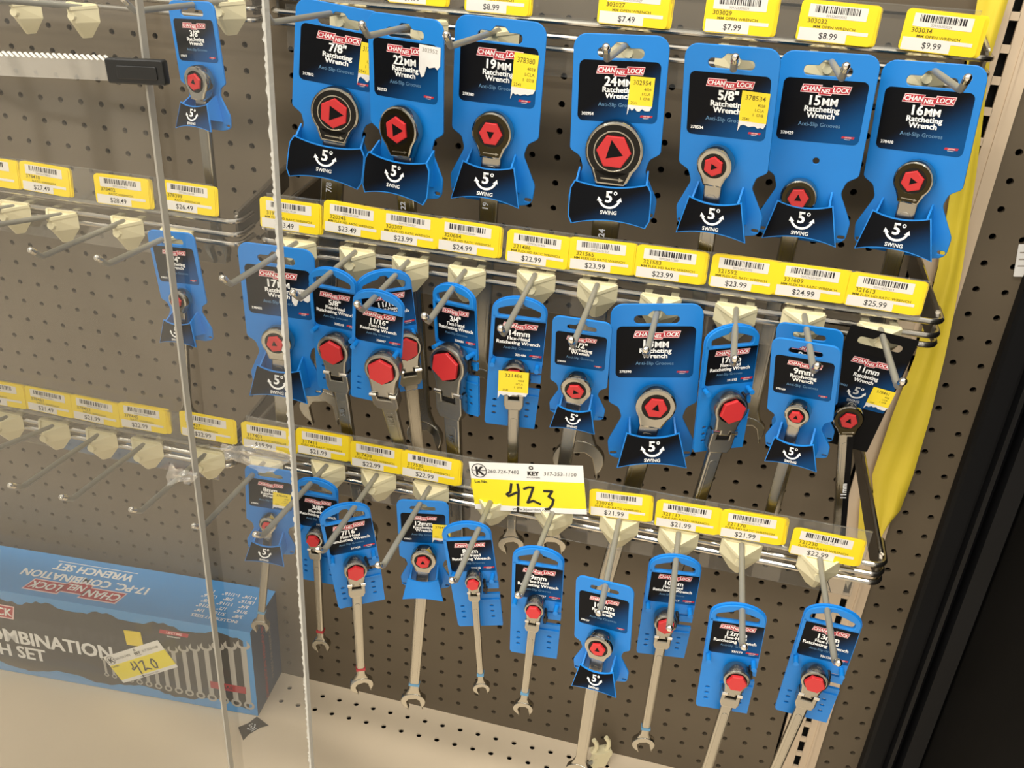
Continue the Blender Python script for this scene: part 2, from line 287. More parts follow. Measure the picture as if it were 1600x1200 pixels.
class MB:
    def __init__(self):
        self.v = []
        self.f = []
        self.m = []
        self.mats = []

    def mi(self, m):
        if m not in self.mats:
            self.mats.append(m)
        return self.mats.index(m)

    def add(self, vs, fs, m, xf=None):
        o = len(self.v)
        self.v.extend([xf(p) for p in vs] if xf else vs)
        k = self.mi(m)
        for f in fs:
            self.f.append(tuple(i + o for i in f))
            self.m.append(k)
        return self

    def box(self, c, s, m, xf=None):
        x, y, z = c
        a, b, d = s[0] / 2, s[1] / 2, s[2] / 2
        vs = [(x + i * a, y + j * b, z + k * d) for i in (-1, 1) for j in (-1, 1) for k in (-1, 1)]
        return self.add(vs, [(0, 1, 3, 2), (4, 6, 7, 5), (0, 4, 5, 1), (2, 3, 7, 6), (0, 2, 6, 4), (1, 5, 7, 3)], m, xf)

    def plate(self, loops, y0, y1, m, bev=0.0, xf=None):
        """closed 2-D loops (first the outline, then holes) in x,z extruded from depth y0 back to y1"""
        vs, fs = curve_plate(loops, abs(y1 - y0), bev)
        yc = (y0 + y1) / 2
        return self.add([(p[0], yc - p[2], p[1]) for p in vs], fs, m, xf)

    def flat(self, loops, y, m, xf=None):
        vs, fs = curve_plate(loops, 0.0, 0.0)
        return self.add([(p[0], y, p[1]) for p in vs], fs, m, xf)

    def text(self, s, x, z, size, y, m, bold=0.0, align='CENTER', xf=None, sx=1.0, rot=0.0, shear=0.0):
        vs, fs = text_mesh(s, align, shear)
        ca, sa = math.cos(rot), math.sin(rot)
        offs = [(0, 0)] if bold < 0.012 else [(-bold, -bold * 0.5), (bold, -bold * 0.5), (-bold, bold * 0.5), (bold, bold * 0.5)]
        for k, (ox, oz) in enumerate(offs):
            q = []
            for a, b in vs:
                a, b = (a + ox) * size * sx, (b + oz) * size
                q.append((x + a * ca - b * sa, y - 0.0002 * k, z + a * sa + b * ca))
            self.add(q, fs, m, xf)
        return self

    def tube(self, path, r, m, n=12, xf=None, cap=True):
        pts = [Vector(p) for p in path]
        vs, fs = [], []
        up = None
        rs = r if isinstance(r, (list, tuple)) else [r] * len(pts)
        for i, p in enumerate(pts):
            d = (pts[min(i + 1, len(pts) - 1)] - pts[max(i - 1, 0)]).normalized()
            if up is None:
                up = Vector((0, 0, 1)) if abs(d.z) < 0.9 else Vector((1, 0, 0))
            a = d.cross(up).normalized()
            b = a.cross(d).normalized()
            up = b
            for k in range(n):
                t = 2 * math.pi * k / n
                q = p + (a * math.cos(t) + b * math.sin(t)) * rs[i]
                vs.append((q.x, q.y, q.z))
        for i in range(len(pts) - 1):
            for k in range(n):
                k2 = (k + 1) % n
                fs.append((i * n + k, (i + 1) * n + k, (i + 1) * n + k2, i * n + k2))
        if cap:
            fs.append(tuple(range(n)))
            fs.append(tuple((len(pts) - 1) * n + k for k in reversed(range(n))))
        return self.add(vs, fs, m, xf)

    def ball(self, c, r, m, xf=None, n=12, k=8):
        vs, fs = [], []
        for i in range(k + 1):
            a = math.pi * i / k
            for j in range(n):
                t = 2 * math.pi * j / n
                vs.append((c[0] + r * math.sin(a) * math.cos(t), c[1] + r * math.sin(a) * math.sin(t), c[2] + r * math.cos(a)))
        for i in range(k):
            for j in range(n):
                fs.append((i * n + j, (i + 1) * n + j, (i + 1) * n + (j + 1) % n, i * n + (j + 1) % n))
        return self.add(vs, fs, m, xf)

    def build(self, name, parent=None, smooth=True, angle=0.6):
        me = bpy.data.meshes.new(name)
        me.from_pydata([(p[0] * S, p[1] * S, p[2] * S) for p in self.v], [], self.f)
        for m in self.mats:
            me.materials.append(m)
        me.polygons.foreach_set('material_index', self.m)
        if smooth:
            me.polygons.foreach_set('use_smooth', [True] * len(me.polygons))
            me.update()
            try:
                me.set_sharp_from_angle(angle=angle)
            except Exception:
                pass
        me.update()
        o = bpy.data.objects.new(name, me)
        COL.objects.link(o)
        if parent is not None:
            o.parent = parent
        return o


def grab(cu):
    o = bpy.data.objects.new('tmp', cu)
    COL.objects.link(o)
    dg = bpy.context.evaluated_depsgraph_get()
    ev = o.evaluated_get(dg)
    me = ev.to_mesh()
    vs = [tuple(v.co) for v in me.vertices]
    fs = [tuple(p.vertices) for p in me.polygons]
    ev.to_mesh_clear()
    bpy.data.objects.remove(o)
    bpy.data.curves.remove(cu)
    return vs, fs


def curve_plate(loops, thick, bev):
    cu = bpy.data.curves.new('tmp', 'CURVE')
    cu.dimensions = '2D'
    cu.fill_mode = 'BOTH' if thick else 'FRONT'
    for pts in loops:
        sp = cu.splines.new('POLY')
        sp.points.add(len(pts) - 1)
        for i, p in enumerate(pts):
            sp.points[i].co = (p[0], p[1], 0, 1)
        sp.use_cyclic_u = True
    bev = min(bev, thick * 0.45)
    cu.extrude = max(0.0, thick / 2 - bev)
    cu.bevel_depth = bev
    cu.bevel_resolution = 1
    cu.offset = -bev
    return grab(cu)


TCACHE = {}


def text_mesh(s, align, shear):
    key = (s, align, shear)
    if key not in TCACHE:
        cu = bpy.data.curves.new('tmp', 'FONT')
        cu.body = s
        cu.size = 1.0
        cu.align_x = align
        cu.offset = 0.004
        cu.shear = shear
        cu.resolution_u = 2
        cu.fill_mode = 'FRONT'
        vs, fs = grab(cu)
        TCACHE[key] = ([(p[0], p[1]) for p in vs], fs)
    return TCACHE[key]


def rpoly(pts, n=6):
    """polygon with rounded corners: (x, z, radius)"""
    out = []
    k = len(pts)
    for i in range(k):
        p = Vector(pts[i][:2])
        a = Vector(pts[i - 1][:2])
        b = Vector(pts[(i + 1) % k][:2])
        r = pts[i][2]
        da, db = (a - p), (b - p)
        la, lb = da.length, db.length
        da.normalize()
        db.normalize()
        if r <= 1e-4:
            out.append((p.x, p.y))
            continue
        ang = math.acos(max(-1, min(1, da.dot(db))))
        t = min(r / math.tan(ang / 2), la * 0.49, lb * 0.49)
        r = t * math.tan(ang / 2)
        bis = (da + db).normalized()
        c = p + bis * (r / math.sin(ang / 2))
        s = p + da * t - c
        e_ = p + db * t - c
        a0 = math.atan2(s.y, s.x)
        a1 = math.atan2(e_.y, e_.x)
        d = (a1 - a0 + math.pi) % (2 * math.pi) - math.pi
        for j in range(n + 1):
            q = a0 + d * j / n
            out.append((c.x + r * math.cos(q), c.y + r * math.sin(q)))
    return out


def rrect(x0, z0, x1, z1, r):
    return rpoly([(x0, z0, r), (x1, z0, r), (x1, z1, r), (x0, z1, r)])


def ngon(cx, cz, r, n, rot=0.0, sx=1.0):
    return [(cx + sx * r * math.cos(rot + 2 * math.pi * i / n), cz + r * math.sin(rot + 2 * math.pi * i / n)) for i in range(n)]


def place(o, loc, M=None):
    m = (M.to_4x4() if M is not None else Matrix.Identity(4))
    m.translation = Vector(loc) * S
    o.matrix_world = m


def thing(name, label, cat, loc=(0, 0, 0), M=None, group=None):
    o = bpy.data.objects.new(name, None)
    o.empty_display_size = 0.01
    COL.objects.link(o)
    tag(o, label, cat, group)
    place(o, loc, M)
    return o


def tag(o, label, cat, group=None):
    o['label'] = label
    o['category'] = cat
    if group:
        o['group'] = group
    return o


def struct(o):
    o['kind'] = 'structure'
    return o


def euler_frame(rot):
    y, p, r = (math.radians(a) for a in rot)
    return Matrix.Rotation(y, 3, 'Z') @ Matrix.Rotation(p, 3, 'X') @ Matrix.Rotation(r, 3, 'Y')


# ------------------------------------------------------------------ the setting: pegboard, uprights, shelf, black frame
def peg_cells(mb, xs, zs, y, m, hole=0.125, thick=0.2, horizontal=False):
    """one square cell per hole, with the hole really cut through"""
    n = 12
    vs, fs = [], []
    for X in xs:
        for Z in zs:
            o = len(vs)
            for ring in range(3):
                for i in range(n):
                    t = 2 * math.pi * (i + 0.0) / n
                    c, s = math.cos(t), math.sin(t)
                    if ring == 0:
                        k = 0.5 / max(abs(c), abs(s))
                        a, b, d = X + c * k, Z + s * k, 0.0
                    elif ring == 1:
                        a, b, d = X + c * hole, Z + s * hole, 0.0
                    else:
                        a, b, d = X + c * hole, Z + s * hole, thick
                    vs.append((a, y + d, b) if not horizontal else (a, b, y - d))
            # square corners lie between the twelve directions
            for q, (sx, sy) in enumerate(((1, 1), (-1, 1), (-1, -1), (1, -1))):
                vs.append((X + 0.5 * sx, y, Z + 0.5 * sy) if not horizontal else (X + 0.5 * sx, Z + 0.5 * sy, y))
            for i in range(n):
                j = (i + 1) % n
                corner = {1: 0, 4: 1, 7: 2, 10: 3}.get(i)
                if corner is None:
                    fs.append((o + i, o + j, o + n + j, o + n + i))
                else:
                    fs.append((o + i, o + 3 * n + corner, o + j, o + n + j, o + n + i))
                fs.append((o + n + i, o + n + j, o + 2 * n + j, o + 2 * n + i))
    mb.add(vs, fs, m)


mb = MB()
peg_cells(mb, range(-43, 14), [-z for z in range(0, 36)], 0.0, BOARD)
mb.box((-15.0, 0.1, 0.75), (57, 0.2, 0.5), BOARD)
mb.box((-13.0, 0.1, -35.75), (61, 0.2, 0.5), BOARD)
peg_cells(mb, (16, 17), [-z for z in range(-3, 36)], 0.0, BOARD)
mb.box((-15.0, 0.02, 4.1), (57, 0.24, 6.0), BOARD)          # plain upper panel, its lower edge stands a little proud
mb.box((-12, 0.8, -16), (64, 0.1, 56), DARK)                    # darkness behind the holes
struct(mb.build('wall_back', smooth=False))

mb = MB()
# slotted upright: two long strips and a bridge between each pair of slots
for x0, x1 in ((13.62, 14.46), (14.74, 15.5)):
    mb.box(((x0 + x1) / 2, -0.06, -16), (x1 - x0, 0.12, 44), BEIGE)
for k in range(-6, 38):
    mb.box((14.6, -0.06, -k + 0.24), (0.30, 0.12, 0.26), BEIGE)
mb.box((15.1, -0.14, -16), (0.10, 0.06, 44), BEIGE)
mb.box((14.6, 0.5, -16), (1.9, 0.05, 44), DARK)
struct(mb.build('trim_1', smooth=False))

mb = MB()
ys = (-0.9, -1.9)
for yy in ys:
    peg_cells(mb, [x + 0.02 + 0.4 for x in range(-44, 18)], [yy], -35.9, SHELF, 0.14, 0.1, True)
mb.box((-12.4, -0.2, -35.95), (64, 0.4, 0.1), SHELF)
mb.box((-12.4, -13.2, -35.95), (64, 21.6, 0.1), SHELF)
mb.box((-12.4, -12, -36.6), (64, 24, 0.1), DARK)
mb.box((-12.4, -24, -39), (64, 0.12, 6.0), SHELF)
tag(mb.build('base_shelf', smooth=False), 'tan perforated base shelf below the pegboard, carrying the carton', 'shelf')
mb = MB()
mb.box((-40, -170, -42.1), (420, 340, 0.2), mat('store floor tile', (196, 184, 166), 0.35, 0, 0.08, 3))
struct(mb.build('floor', smooth=False))

mb = MB()
prof = [(17.38, 0.3), (17.38, -0.55), (17.5, -0.7), (18.15, -0.7), (18.2, -0.45), (18.32, -0.45), (18.36, -0.95), (18.5, -1.05),
        (18.62, -0.95), (18.66, -0.45), (18.8, -0.45), (18.86, -1.2), (19.5, -1.35), (19.6, -1.2), (19.6, 0.3)]
n = len(prof)
vs = [(x, y, z) for z in (-38, 8) for x, y in prof]
mb.add(vs, [(i, (i + 1) % n, n + (i + 1) % n, n + i) for i in range(n)] + [tuple(range(n)), tuple(range(2 * n - 1, n - 1, -1))], POSTM)
struct(mb.build('trim_2', smooth=False))
mb = MB()
mb.box((19.9, -9.0, -15), (0.5, 20, 46), PANELBK)
struct(mb.build('wall_right', smooth=False))

# ------------------------------------------------------------------ bar racks with their clear label strips
GR_RACK = 'chrome bar racks on the pegboard'
RACKS = {
    '0R': (-10.75, 13.9, 2.0, (0.06, -0.42, -0.82), 'top chrome three-bar rack holding the large ratcheting wrench cards'),
    '1R': (-10.05, 13.9, 5.2, (-7.6, -8.08, -8.42), 'middle chrome three-bar rack ending beside the yellow ribbon'),
    '2R': (-10.15, 13.75, 7.7, (-15.52, -15.92, -16.27), 'lowest chrome three-bar rack, behind the paper lot tag'),
    '0L': (-36.0, -11.4, 2.0, (0.06, -0.42, -0.82), 'top chrome rack behind the acrylic, above the 3/8 inch wrench card'),
    '1L': (-36.0, -10.95, 5.2, (-7.57, -8.08, -8.45), 'middle chrome rack behind the acrylic with nearly empty hooks'),
    '2L': (-36.0, -10.6, 7.7, (-15.95, -16.42, -16.76), 'lowest chrome rack behind the acrylic with a row of empty hooks'),
}


def make_rack(key):
    x0, x1, dd, zs, lab = RACKS[key]
    ox, oz = (x0 if x0 > -30 else x1), zs[0]
    t = thing('bar_rack', lab, 'rack', (ox, -dd, oz), None, GR_RACK)
    for z in zs:
        path = []
        for sgn, xe in ((-1, x0), (1, x1)):
            arc = []
            rr = 0.42
            for j in range(7):
                a = math.pi / 2 * j / 6
                arc.append((xe - sgn * (rr - rr * math.sin(a)) - ox, rr - rr * math.cos(a), z - oz))
            arc.append((xe - ox, 0.9 + 0.1 * (dd - 2), z - oz + 0.06))
            path += arc[::-1] if sgn < 0 else arc
        mb = MB()
        mb.tube(path, 0.105, WIRE, 10)
        mb.build('wire', t)
    for sgn, xe in ((1, x0), (-1, x1)):
        if xe < -30:
            continue
        mb = MB()
        xf_ = xe - ox + sgn * 0.16                      # inside face of the wires at the front
        xk = xf_ + sgn * 0.25                           # set in a little at the board
        prof = [(dd - 0.15, 0.95), (dd - 0.15, 0.1), (0.9, -0.75), (0.35, -0.72), (0.25, 0.1), (0.5, 0.28)]
        vs = []
        for dx in (-0.05, 0.05):
            for y, z in prof:
                f = (y - 0.25) / max(0.1, dd - 0.4)
                vs.append((xf_ + (xk - xf_) * f + dx, y, z))
        k = len(prof)
        mb.add(vs, [(i, (i + 1) % k, k + (i + 1) % k, k + i) for i in range(k)] + [tuple(range(k))[::-1], tuple(range(k, 2 * k))], ARM)
        mb.tube([(xk, dd - 0.2, 0.98), (xf_, 0.35, 0.22)], 0.09, WIRE, 8)
        mb.build('bracket_arm', t, smooth=False)
    return t


for k in RACKS:
    make_rack(k)

STRIPS = (('0R', 'clear label strip on the top rack behind the large wrench cards'), ('1R', 'clear label strip on the middle rack right of the acrylic'),
          ('2R', 'clear label strip on the lowest rack right of the acrylic'), ('1L', 'clear label strip on the middle rack behind the acrylic'),
          ('2L', 'clear label strip on the lowest rack behind the acrylic'))
for key, lab in STRIPS:
    x0, x1, dd, zs, _ = RACKS[key]
    a, b = max(x0, -34) + 0.5, x1 - 0.75
    mb = MB()
    mb.box(((a + b) / 2, -dd - 0.14, zs[0] + 0.68), (b - a, 0.03, 1.36), STRIPM)
    mb.box(((a + b) / 2, -dd - 0.15, zs[0] + 1.36), (b - a, 0.045, 0.04), STRIPM)
    mb.box(((a + b) / 2, -dd + 0.28, zs[2] - 0.15), (b - a, 0.03, 1.6), STRIPM)
    mb.box(((a + b) / 2, -dd + 0.07, zs[0] + 0.13), (b - a, 0.42, 0.03), STRIPM)
    o = mb.build('label_strip', smooth=False)
    tag(o, lab, 'label strip', 'clear label strips')

# ------------------------------------------------------------------ yellow price tags
GR_TAG = 'yellow price tags on the racks'
DESC = {'0R': 'MM OPEN WRENCH', '1R': 'MM FLEX HD RATC WRENCH', '2R': 'FLEX HD RATC WRENCH', '1L': 'RATC WRENCH', '2L': 'RATC WRENCH'}
WHERE = {'0R': 'on the top rack', '1R': 'on the middle right rack', '2R': 'on the lowest right rack', '1L': 'on the middle left rack', '2L': 'on the lowest left rack'}
seen_tag = {}
for i, (row, xa, za, xb, zb, num, price) in enumerate(TAGS):
    W = math.hypot(xb - xa, zb - za)
    H = {'0': 1.2, '1': 1.11, '2': 1.05}[row[0]]
    dd = RACKS[row][2]
    roll = -math.atan2(zb - za, xb - xa)
    mb = MB()
    layers = 3 + (i * 7) % 3
    for L in range(layers):                                  # a few tags stuck in one behind the other
        dx, dz = (0.0, 0.0) if L == 0 else (0.035 * L + 0.02 * ((i + L) % 3), 0.012 * ((i * L) % 3))
        mb.plate([rrect(dx, dz, W + dx, H + dz, 0.12)], 0.022 * L, 0.022 * L + 0.018, TAGY)
    y = -0.004
    mb.flat([rrect(0.11 * W, 0.60 * H, 0.87 * W, 0.92 * H, 0.02)], y, TAGW)
    mb.flat([[(0.03 * W, 0.33 * H), (0.93 * W, 0.33 * H), (0.93 * W, 0.24 * H), (0.66 * W, 0.24 * H), (0.66 * W, 0.02 * H), (0.03 * W, 0.02 * H)][::-1]], y, TAGW)
    rnd = random.Random(int(num))
    x = 0.19 * W
    while x < 0.78 * W:
        bw = rnd.choice((0.012, 0.02, 0.034, 0.05))
        mb.box((x + bw / 2, y - 0.002, 0.805 * H), (bw, 0.001, 0.17 * H), INK)
        x += bw + rnd.choice((0.016, 0.024, 0.036))
    mb.text('009326' + num, 0.48 * W, 0.625 * H, 0.105, y - 0.003, GREYINK)
    mb.text(num, 0.11 * W, 0.46 * H, 0.19, y - 0.003, OLIVE, 0.0, 'LEFT', sx=1.1)
    mb.text(DESC[row], 0.48 * W, 0.345 * H, 0.115, y - 0.003, OLIVE, 0.0, sx=min(1.25, 0.86 * W / (0.075 * len(DESC[row]))))
    mb.text('$' + price, 0.42 * W, 0.09 * H, 0.26, y - 0.003, INK, 0.004)
    o = mb.build('price_tag', smooth=False)
    lab = 'yellow price tag $%s numbered %s %s' % (price, num, WHERE[row])
    if lab.startswith('yellow price tag $28.99'):
        lab = 'yellow price tag cut off by the edge, leftmost on the middle left rack'
    tag(o, lab, 'price tag', GR_TAG)
    place(o, (xa, -dd - 0.24, za), Matrix.Rotation(roll, 3, 'Y') @ Matrix.Rotation(math.radians(-3), 3, 'X'))

# ------------------------------------------------------------------ peg hooks
GR_HOOK = 'peg hooks on the racks'
HOOKLAB = {
    '0a': 'grey hook with ivory clip carrying the 3/8 inch wrench card behind acrylic', '0b': 'grey hook carrying the 7/8 inch wrench card beside the rough acrylic edge',
    '0c': 'grey hook carrying the 22MM wrench card', '0d': 'grey hook carrying the 19MM wrench card', '0e': 'grey hook carrying the 24MM wrench card',
    '0f': 'grey hook seen end-on carrying the 5/8 inch wrench card of the top row', '0g': 'grey hook carrying the 15MM wrench card', '0h': 'grey hook carrying the 16MM wrench card',
    '0x': 'ivory clip of an empty hook in the top corner, far from the hanging card', '0y': 'ivory clip of an empty hook on the top rack, above the serrated strip',
    '1a': 'empty grey hook below the $28.49 price tag', '1b': 'grey hook carrying the 1/4 inch wrench card behind acrylic',
    '1c': 'grey hook carrying the 17MM wrench card', '1d': 'grey hook carrying the 5/8 inch flex-head wrench card', '1e': 'grey hook carrying two 11/16 inch flex-head wrench cards',
    '1f': 'grey hook carrying the 3/4 inch flex-head wrench card', '1g': 'grey hook carrying the 14mm flex-head wrench card', '1h': 'grey hook carrying the 1/2 inch wrench card',
    '1i': 'grey hook carrying the 18MM wrench card', '1j': 'grey hook carrying the 17mm flex-head wrench card', '1k': 'grey hook carrying two 9mm wrench cards',
    '1l': 'grey hook carrying the black 11mm wrench card', '1x': 'empty grey hook below the $27.49 price tag', '1y': 'empty grey hook cut off by the edge below the leftmost price tags',
    '2a': 'empty grey hook below the $21.99 tag on the lowest left rack', '2b': 'empty grey hook below the $22.99 tag numbered 378445', '2c': 'empty grey hook crossed by the smooth acrylic edge, below tag 378437',
    '2d': 'grey hook carrying the 8mm wrench card behind acrylic', '2e': 'grey hook carrying the 3/8 inch flex-head wrench card', '2f': 'grey hook carrying the 7/16 inch flex-head wrench card',
    '2g': 'grey hook carrying the 12mm wrench card with plain blue flap', '2h': 'grey hook carrying the 8mm flex-head wrench card left of the 9mm one', '2i': 'grey hook carrying the 9mm flex-head wrench card',
    '2j': 'grey hook carrying the 10mm wrench card with black swing flap', '2k': 'grey hook carrying the 10mm flex-head wrench card', '2l': 'grey hook carrying the 12mm flex-head wrench card',
    '2m': 'grey hook carrying the 13mm flex-head wrench card', '2x': 'empty grey hook below the $21.49 price tag', '2y': 'empty grey hook cut off by the edge on the lowest left rack',
}


def clip_mesh(mb):
    """ivory clip: a shield-shaped back, a flat triangular top and a prow; origin at the prow's top, z=0 the top face"""
    hw, dp = 0.70, 0.60
    top = [(-hw, dp, 0.0), (hw, dp, 0.0), (0.09, -0.14, -0.07), (-0.09, -0.14, -0.07)]
    mid = [(-hw, dp, -0.55), (hw, dp, -0.55), (0.08, -0.02, -0.58), (-0.08, -0.02, -0.58)]
    bot = [(-0.26, dp, -1.14), (0.26, dp, -1.14), (0.05, 0.42, -1.17), (-0.05, 0.42, -1.17)]
    # top face, framed by a raised lip along its two front edges
    mb.add(top + mid + bot, [(0, 3, 2, 1), (0, 4, 7, 3), (3, 7, 6, 2), (2, 6, 5, 1), (4, 8, 11, 7), (7, 11, 10, 6), (6, 10, 9, 5), (8, 9, 10, 11), (0, 1, 5, 4), (4, 5, 9, 8)], CLIP)
    for s in (-1, 1):
        a, b = Vector((s * hw, dp, 0.0)), Vector((s * 0.09, -0.16, -0.07))
        vs = []
        for p in (a, b):
            for dx, dz in ((0, -0.05), (0, 0.06), (-s * 0.10, 0.06), (-s * 0.10, -0.05)):
                vs.append((p.x + dx, p.y - 0.03, p.z + dz))
        mb.add(vs, [(0, 1, 5, 4), (1, 2, 6, 5), (2, 3, 7, 6), (0, 4, 7, 3), (0, 3, 2, 1), (4, 5, 6, 7)], CLIP)
    mb.box((0, dp + 0.03, 0.04), (1.3, 0.16, 0.10), CLIP)
    for s in (-1, 1):                                   # hooks that grip the wires
        mb.box((s * 0.45, dp + 0.22, 0.05), (0.26, 0.4, 0.10), CLIP)
    mb.box((0, dp + 0.1, -0.5), (0.5, 0.2, 0.5), CLIP)
    mb.tube([(0.0, 0.40, -0.40), (0.0, -0.14, -0.34)], [0.2, 0.15], CLIP, 10)


for k, (a, b) in HOOKS.items():
    a, b = Vector(a), Vector(b)
    t = thing('peg_hook', HOOKLAB[k], 'hook', a, None, GR_HOOK)
    mb = MB()
    clip_mesh(mb)
    mb.build('clip', t, smooth=False)
    d = (b - a).normalized()
    L = (b - a).length
    end = d * L
    mb = MB()
    nub = end + Vector((0, -0.5, 0.36))
    pts = [-d * 0.45, d * (L - 0.2), end + Vector((0, -0.06, 0.01)), end + Vector((0, -0.2, 0.1)), nub]
    mb.tube([tuple(p) for p in pts], 0.10, ROD, 12)
    r_ = mb.build('rod', t)
    mb = MB()
    mb.ball(tuple(nub), 0.112, NUB)
    mb.tube([tuple(nub + Vector((0, 0.13, -0.11))), tuple(nub)], 0.112, NUB, 12)
    o = mb.build('rod_tip', r_)
    o['label'] = 'shiny bare metal tip'


# ------------------------------------------------------------------ carded wrenches
def logo(mb, cx, cz, W, y, xf=None):
    """three stepped red slabs with a pale border carrying the maker's word in three pieces"""
    H = W * 0.145
    k = H * 0.28
    segs = ((-0.5, -0.115, 0.0, 'CHAN'), (-0.115, 0.135, -0.30, 'NEL'), (0.135, 0.5, 0.0, 'LOCK'))
    for x0, x1, dz, s in segs:
        for grow, m, dy in ((0.10 * H, LOGOPINK, 0.0), (0.0, LOGORED, -0.002)):
            a, b = cx + x0 * W - grow, cx + x1 * W + grow
            z0, z1 = cz - H / 2 + dz * H - grow, cz + H / 2 + dz * H + grow
            mb.add([(a, y + dy, z0), (b, y + dy, z0), (b + k, y + dy, z1), (a + k, y + dy, z1)], [(0, 1, 2, 3)], m, xf)
        hs = H * (0.98 if s != 'NEL' else 0.86)
        mb.text(s, cx + (x0 + x1) / 2 * W + k * 0.35, cz + dz * H - hs * 0.35, hs, y - 0.004, WHITE, 0.022, xf=xf, sx=(x1 - x0) * W * 0.92 / (hs * 0.66 * len(s)), shear=0.2)


def warranty(mb, cx, cz, W, y):
    k = W * 0.06
    H = W * 0.17
    mb.add([(cx - W / 2, y, cz - H / 2), (cx + W / 2, y, cz - H / 2), (cx + W / 2 + k, y, cz + H / 2), (cx - W / 2 + k, y, cz + H / 2)], [(0, 1, 2, 3)], LOGORED)
    mb.text('LIFETIME', cx + k / 2, cz - H * 0.3, H * 0.85, y - 0.003, LOGOPINK, 0.02, sx=0.98, shear=0.2)
    mb.text('WARRANTY', cx, cz - H * 1.12, H * 0.5, y - 0.003, WHITE, 0.02)


def art_A(mb, x0, z0, x1, z1, size, num, m, y):
    lw, lh = x1 - x0, z1 - z0
    cx = (x0 + x1) / 2
    X = lambda u: x0 + u * lw
    Z = lambda v: z1 - v * lh
    mb.flat([rrect(x0, z0, x1, z1, 0.07 * lw)], y, m)
    logo(mb, cx, Z(0.15), 0.56 * lw, y - 0.004)
    if size.endswith('MM'):
        mb.text(size[:-2], X(0.475), Z(0.405), 0.215 * lh, y - 0.006, WHITE, 0.03, 'RIGHT')
        mb.text('MM', X(0.485), Z(0.405), 0.165 * lh, y - 0.006, WHITE, 0.03, 'LEFT')
    else:
        mb.text(size, cx, Z(0.405), 0.205 * lh, y - 0.006, WHITE, 0.03)
    mb.text('Ratcheting', cx, Z(0.51), 0.125 * lh, y - 0.006, WHITE, 0.03, sx=1.05)
    mb.text('Wrench', cx, Z(0.61), 0.125 * lh, y - 0.006, WHITE, 0.03, sx=1.05)
    mb.text('Anti-Slip Grooves', cx, Z(0.745), 0.092 * lh, y - 0.006, DIM, 0.005)
    mb.text(num, X(0.05), Z(0.905), 0.07 * lh, y - 0.006, WHITE, 0.03, 'LEFT')
    warranty(mb, X(0.86), Z(0.885), 0.15 * lw, y - 0.004)


def five(mb, cx, cz, k, fy, m=None):
    """5 degree swing mark: figure, degree ring, double-headed arc, SWING; fy maps x,z to depth"""
    m = m or WHITE
    xf = lambda p: (p[0], fy(p[0], p[2]) - 0.012, p[2])
    mb.text('5', cx - 0.03 * k, cz, 0.62 * k, 0, m, 0.03, xf=xf)
    ring = [(ngon(cx + 0.23 * k, cz + 0.36 * k, 0.075 * k, 10)), (ngon(cx + 0.23 * k, cz + 0.36 * k, 0.038 * k, 10))]
    mb.flat(ring, 0, m, xf)
    N = 14
    R0, R1 = 0.48 * k, 0.39 * k
    vs, fs = [], []
    for i in range(N + 1):
        a = math.radians(205 + (335 - 205) * i / N)
        vs += [(cx + R0 * math.cos(a), 0, cz + 0.22 * k + R0 * math.sin(a)), (cx + R1 * math.cos(a), 0, cz + 0.22 * k + R1 * math.sin(a))]
    for i in range(N):
        fs.append((2 * i, 2 * i + 2, 2 * i + 3, 2 * i + 1))
    mb.add(vs, fs, m, xf)
    for a_, s in ((205, -1), (335, 1)):
        a = math.radians(a_)
        c = (cx + 0.435 * k * math.cos(a), cz + 0.22 * k + 0.435 * k * math.sin(a))
        tri = [(c[0] + 0.11 * k, 0, c[1] - 0.0), (c[0] - 0.11 * k, 0, c[1] - 0.0), (c[0] + s * 0.06 * k, 0, c[1] + 0.17 * k)]
        mb.add(tri, [(0, 2, 1)], m, xf)
    mb.text('SWING', cx, cz - 0.48 * k, 0.21 * k, 0, m, 0.03, xf=xf)


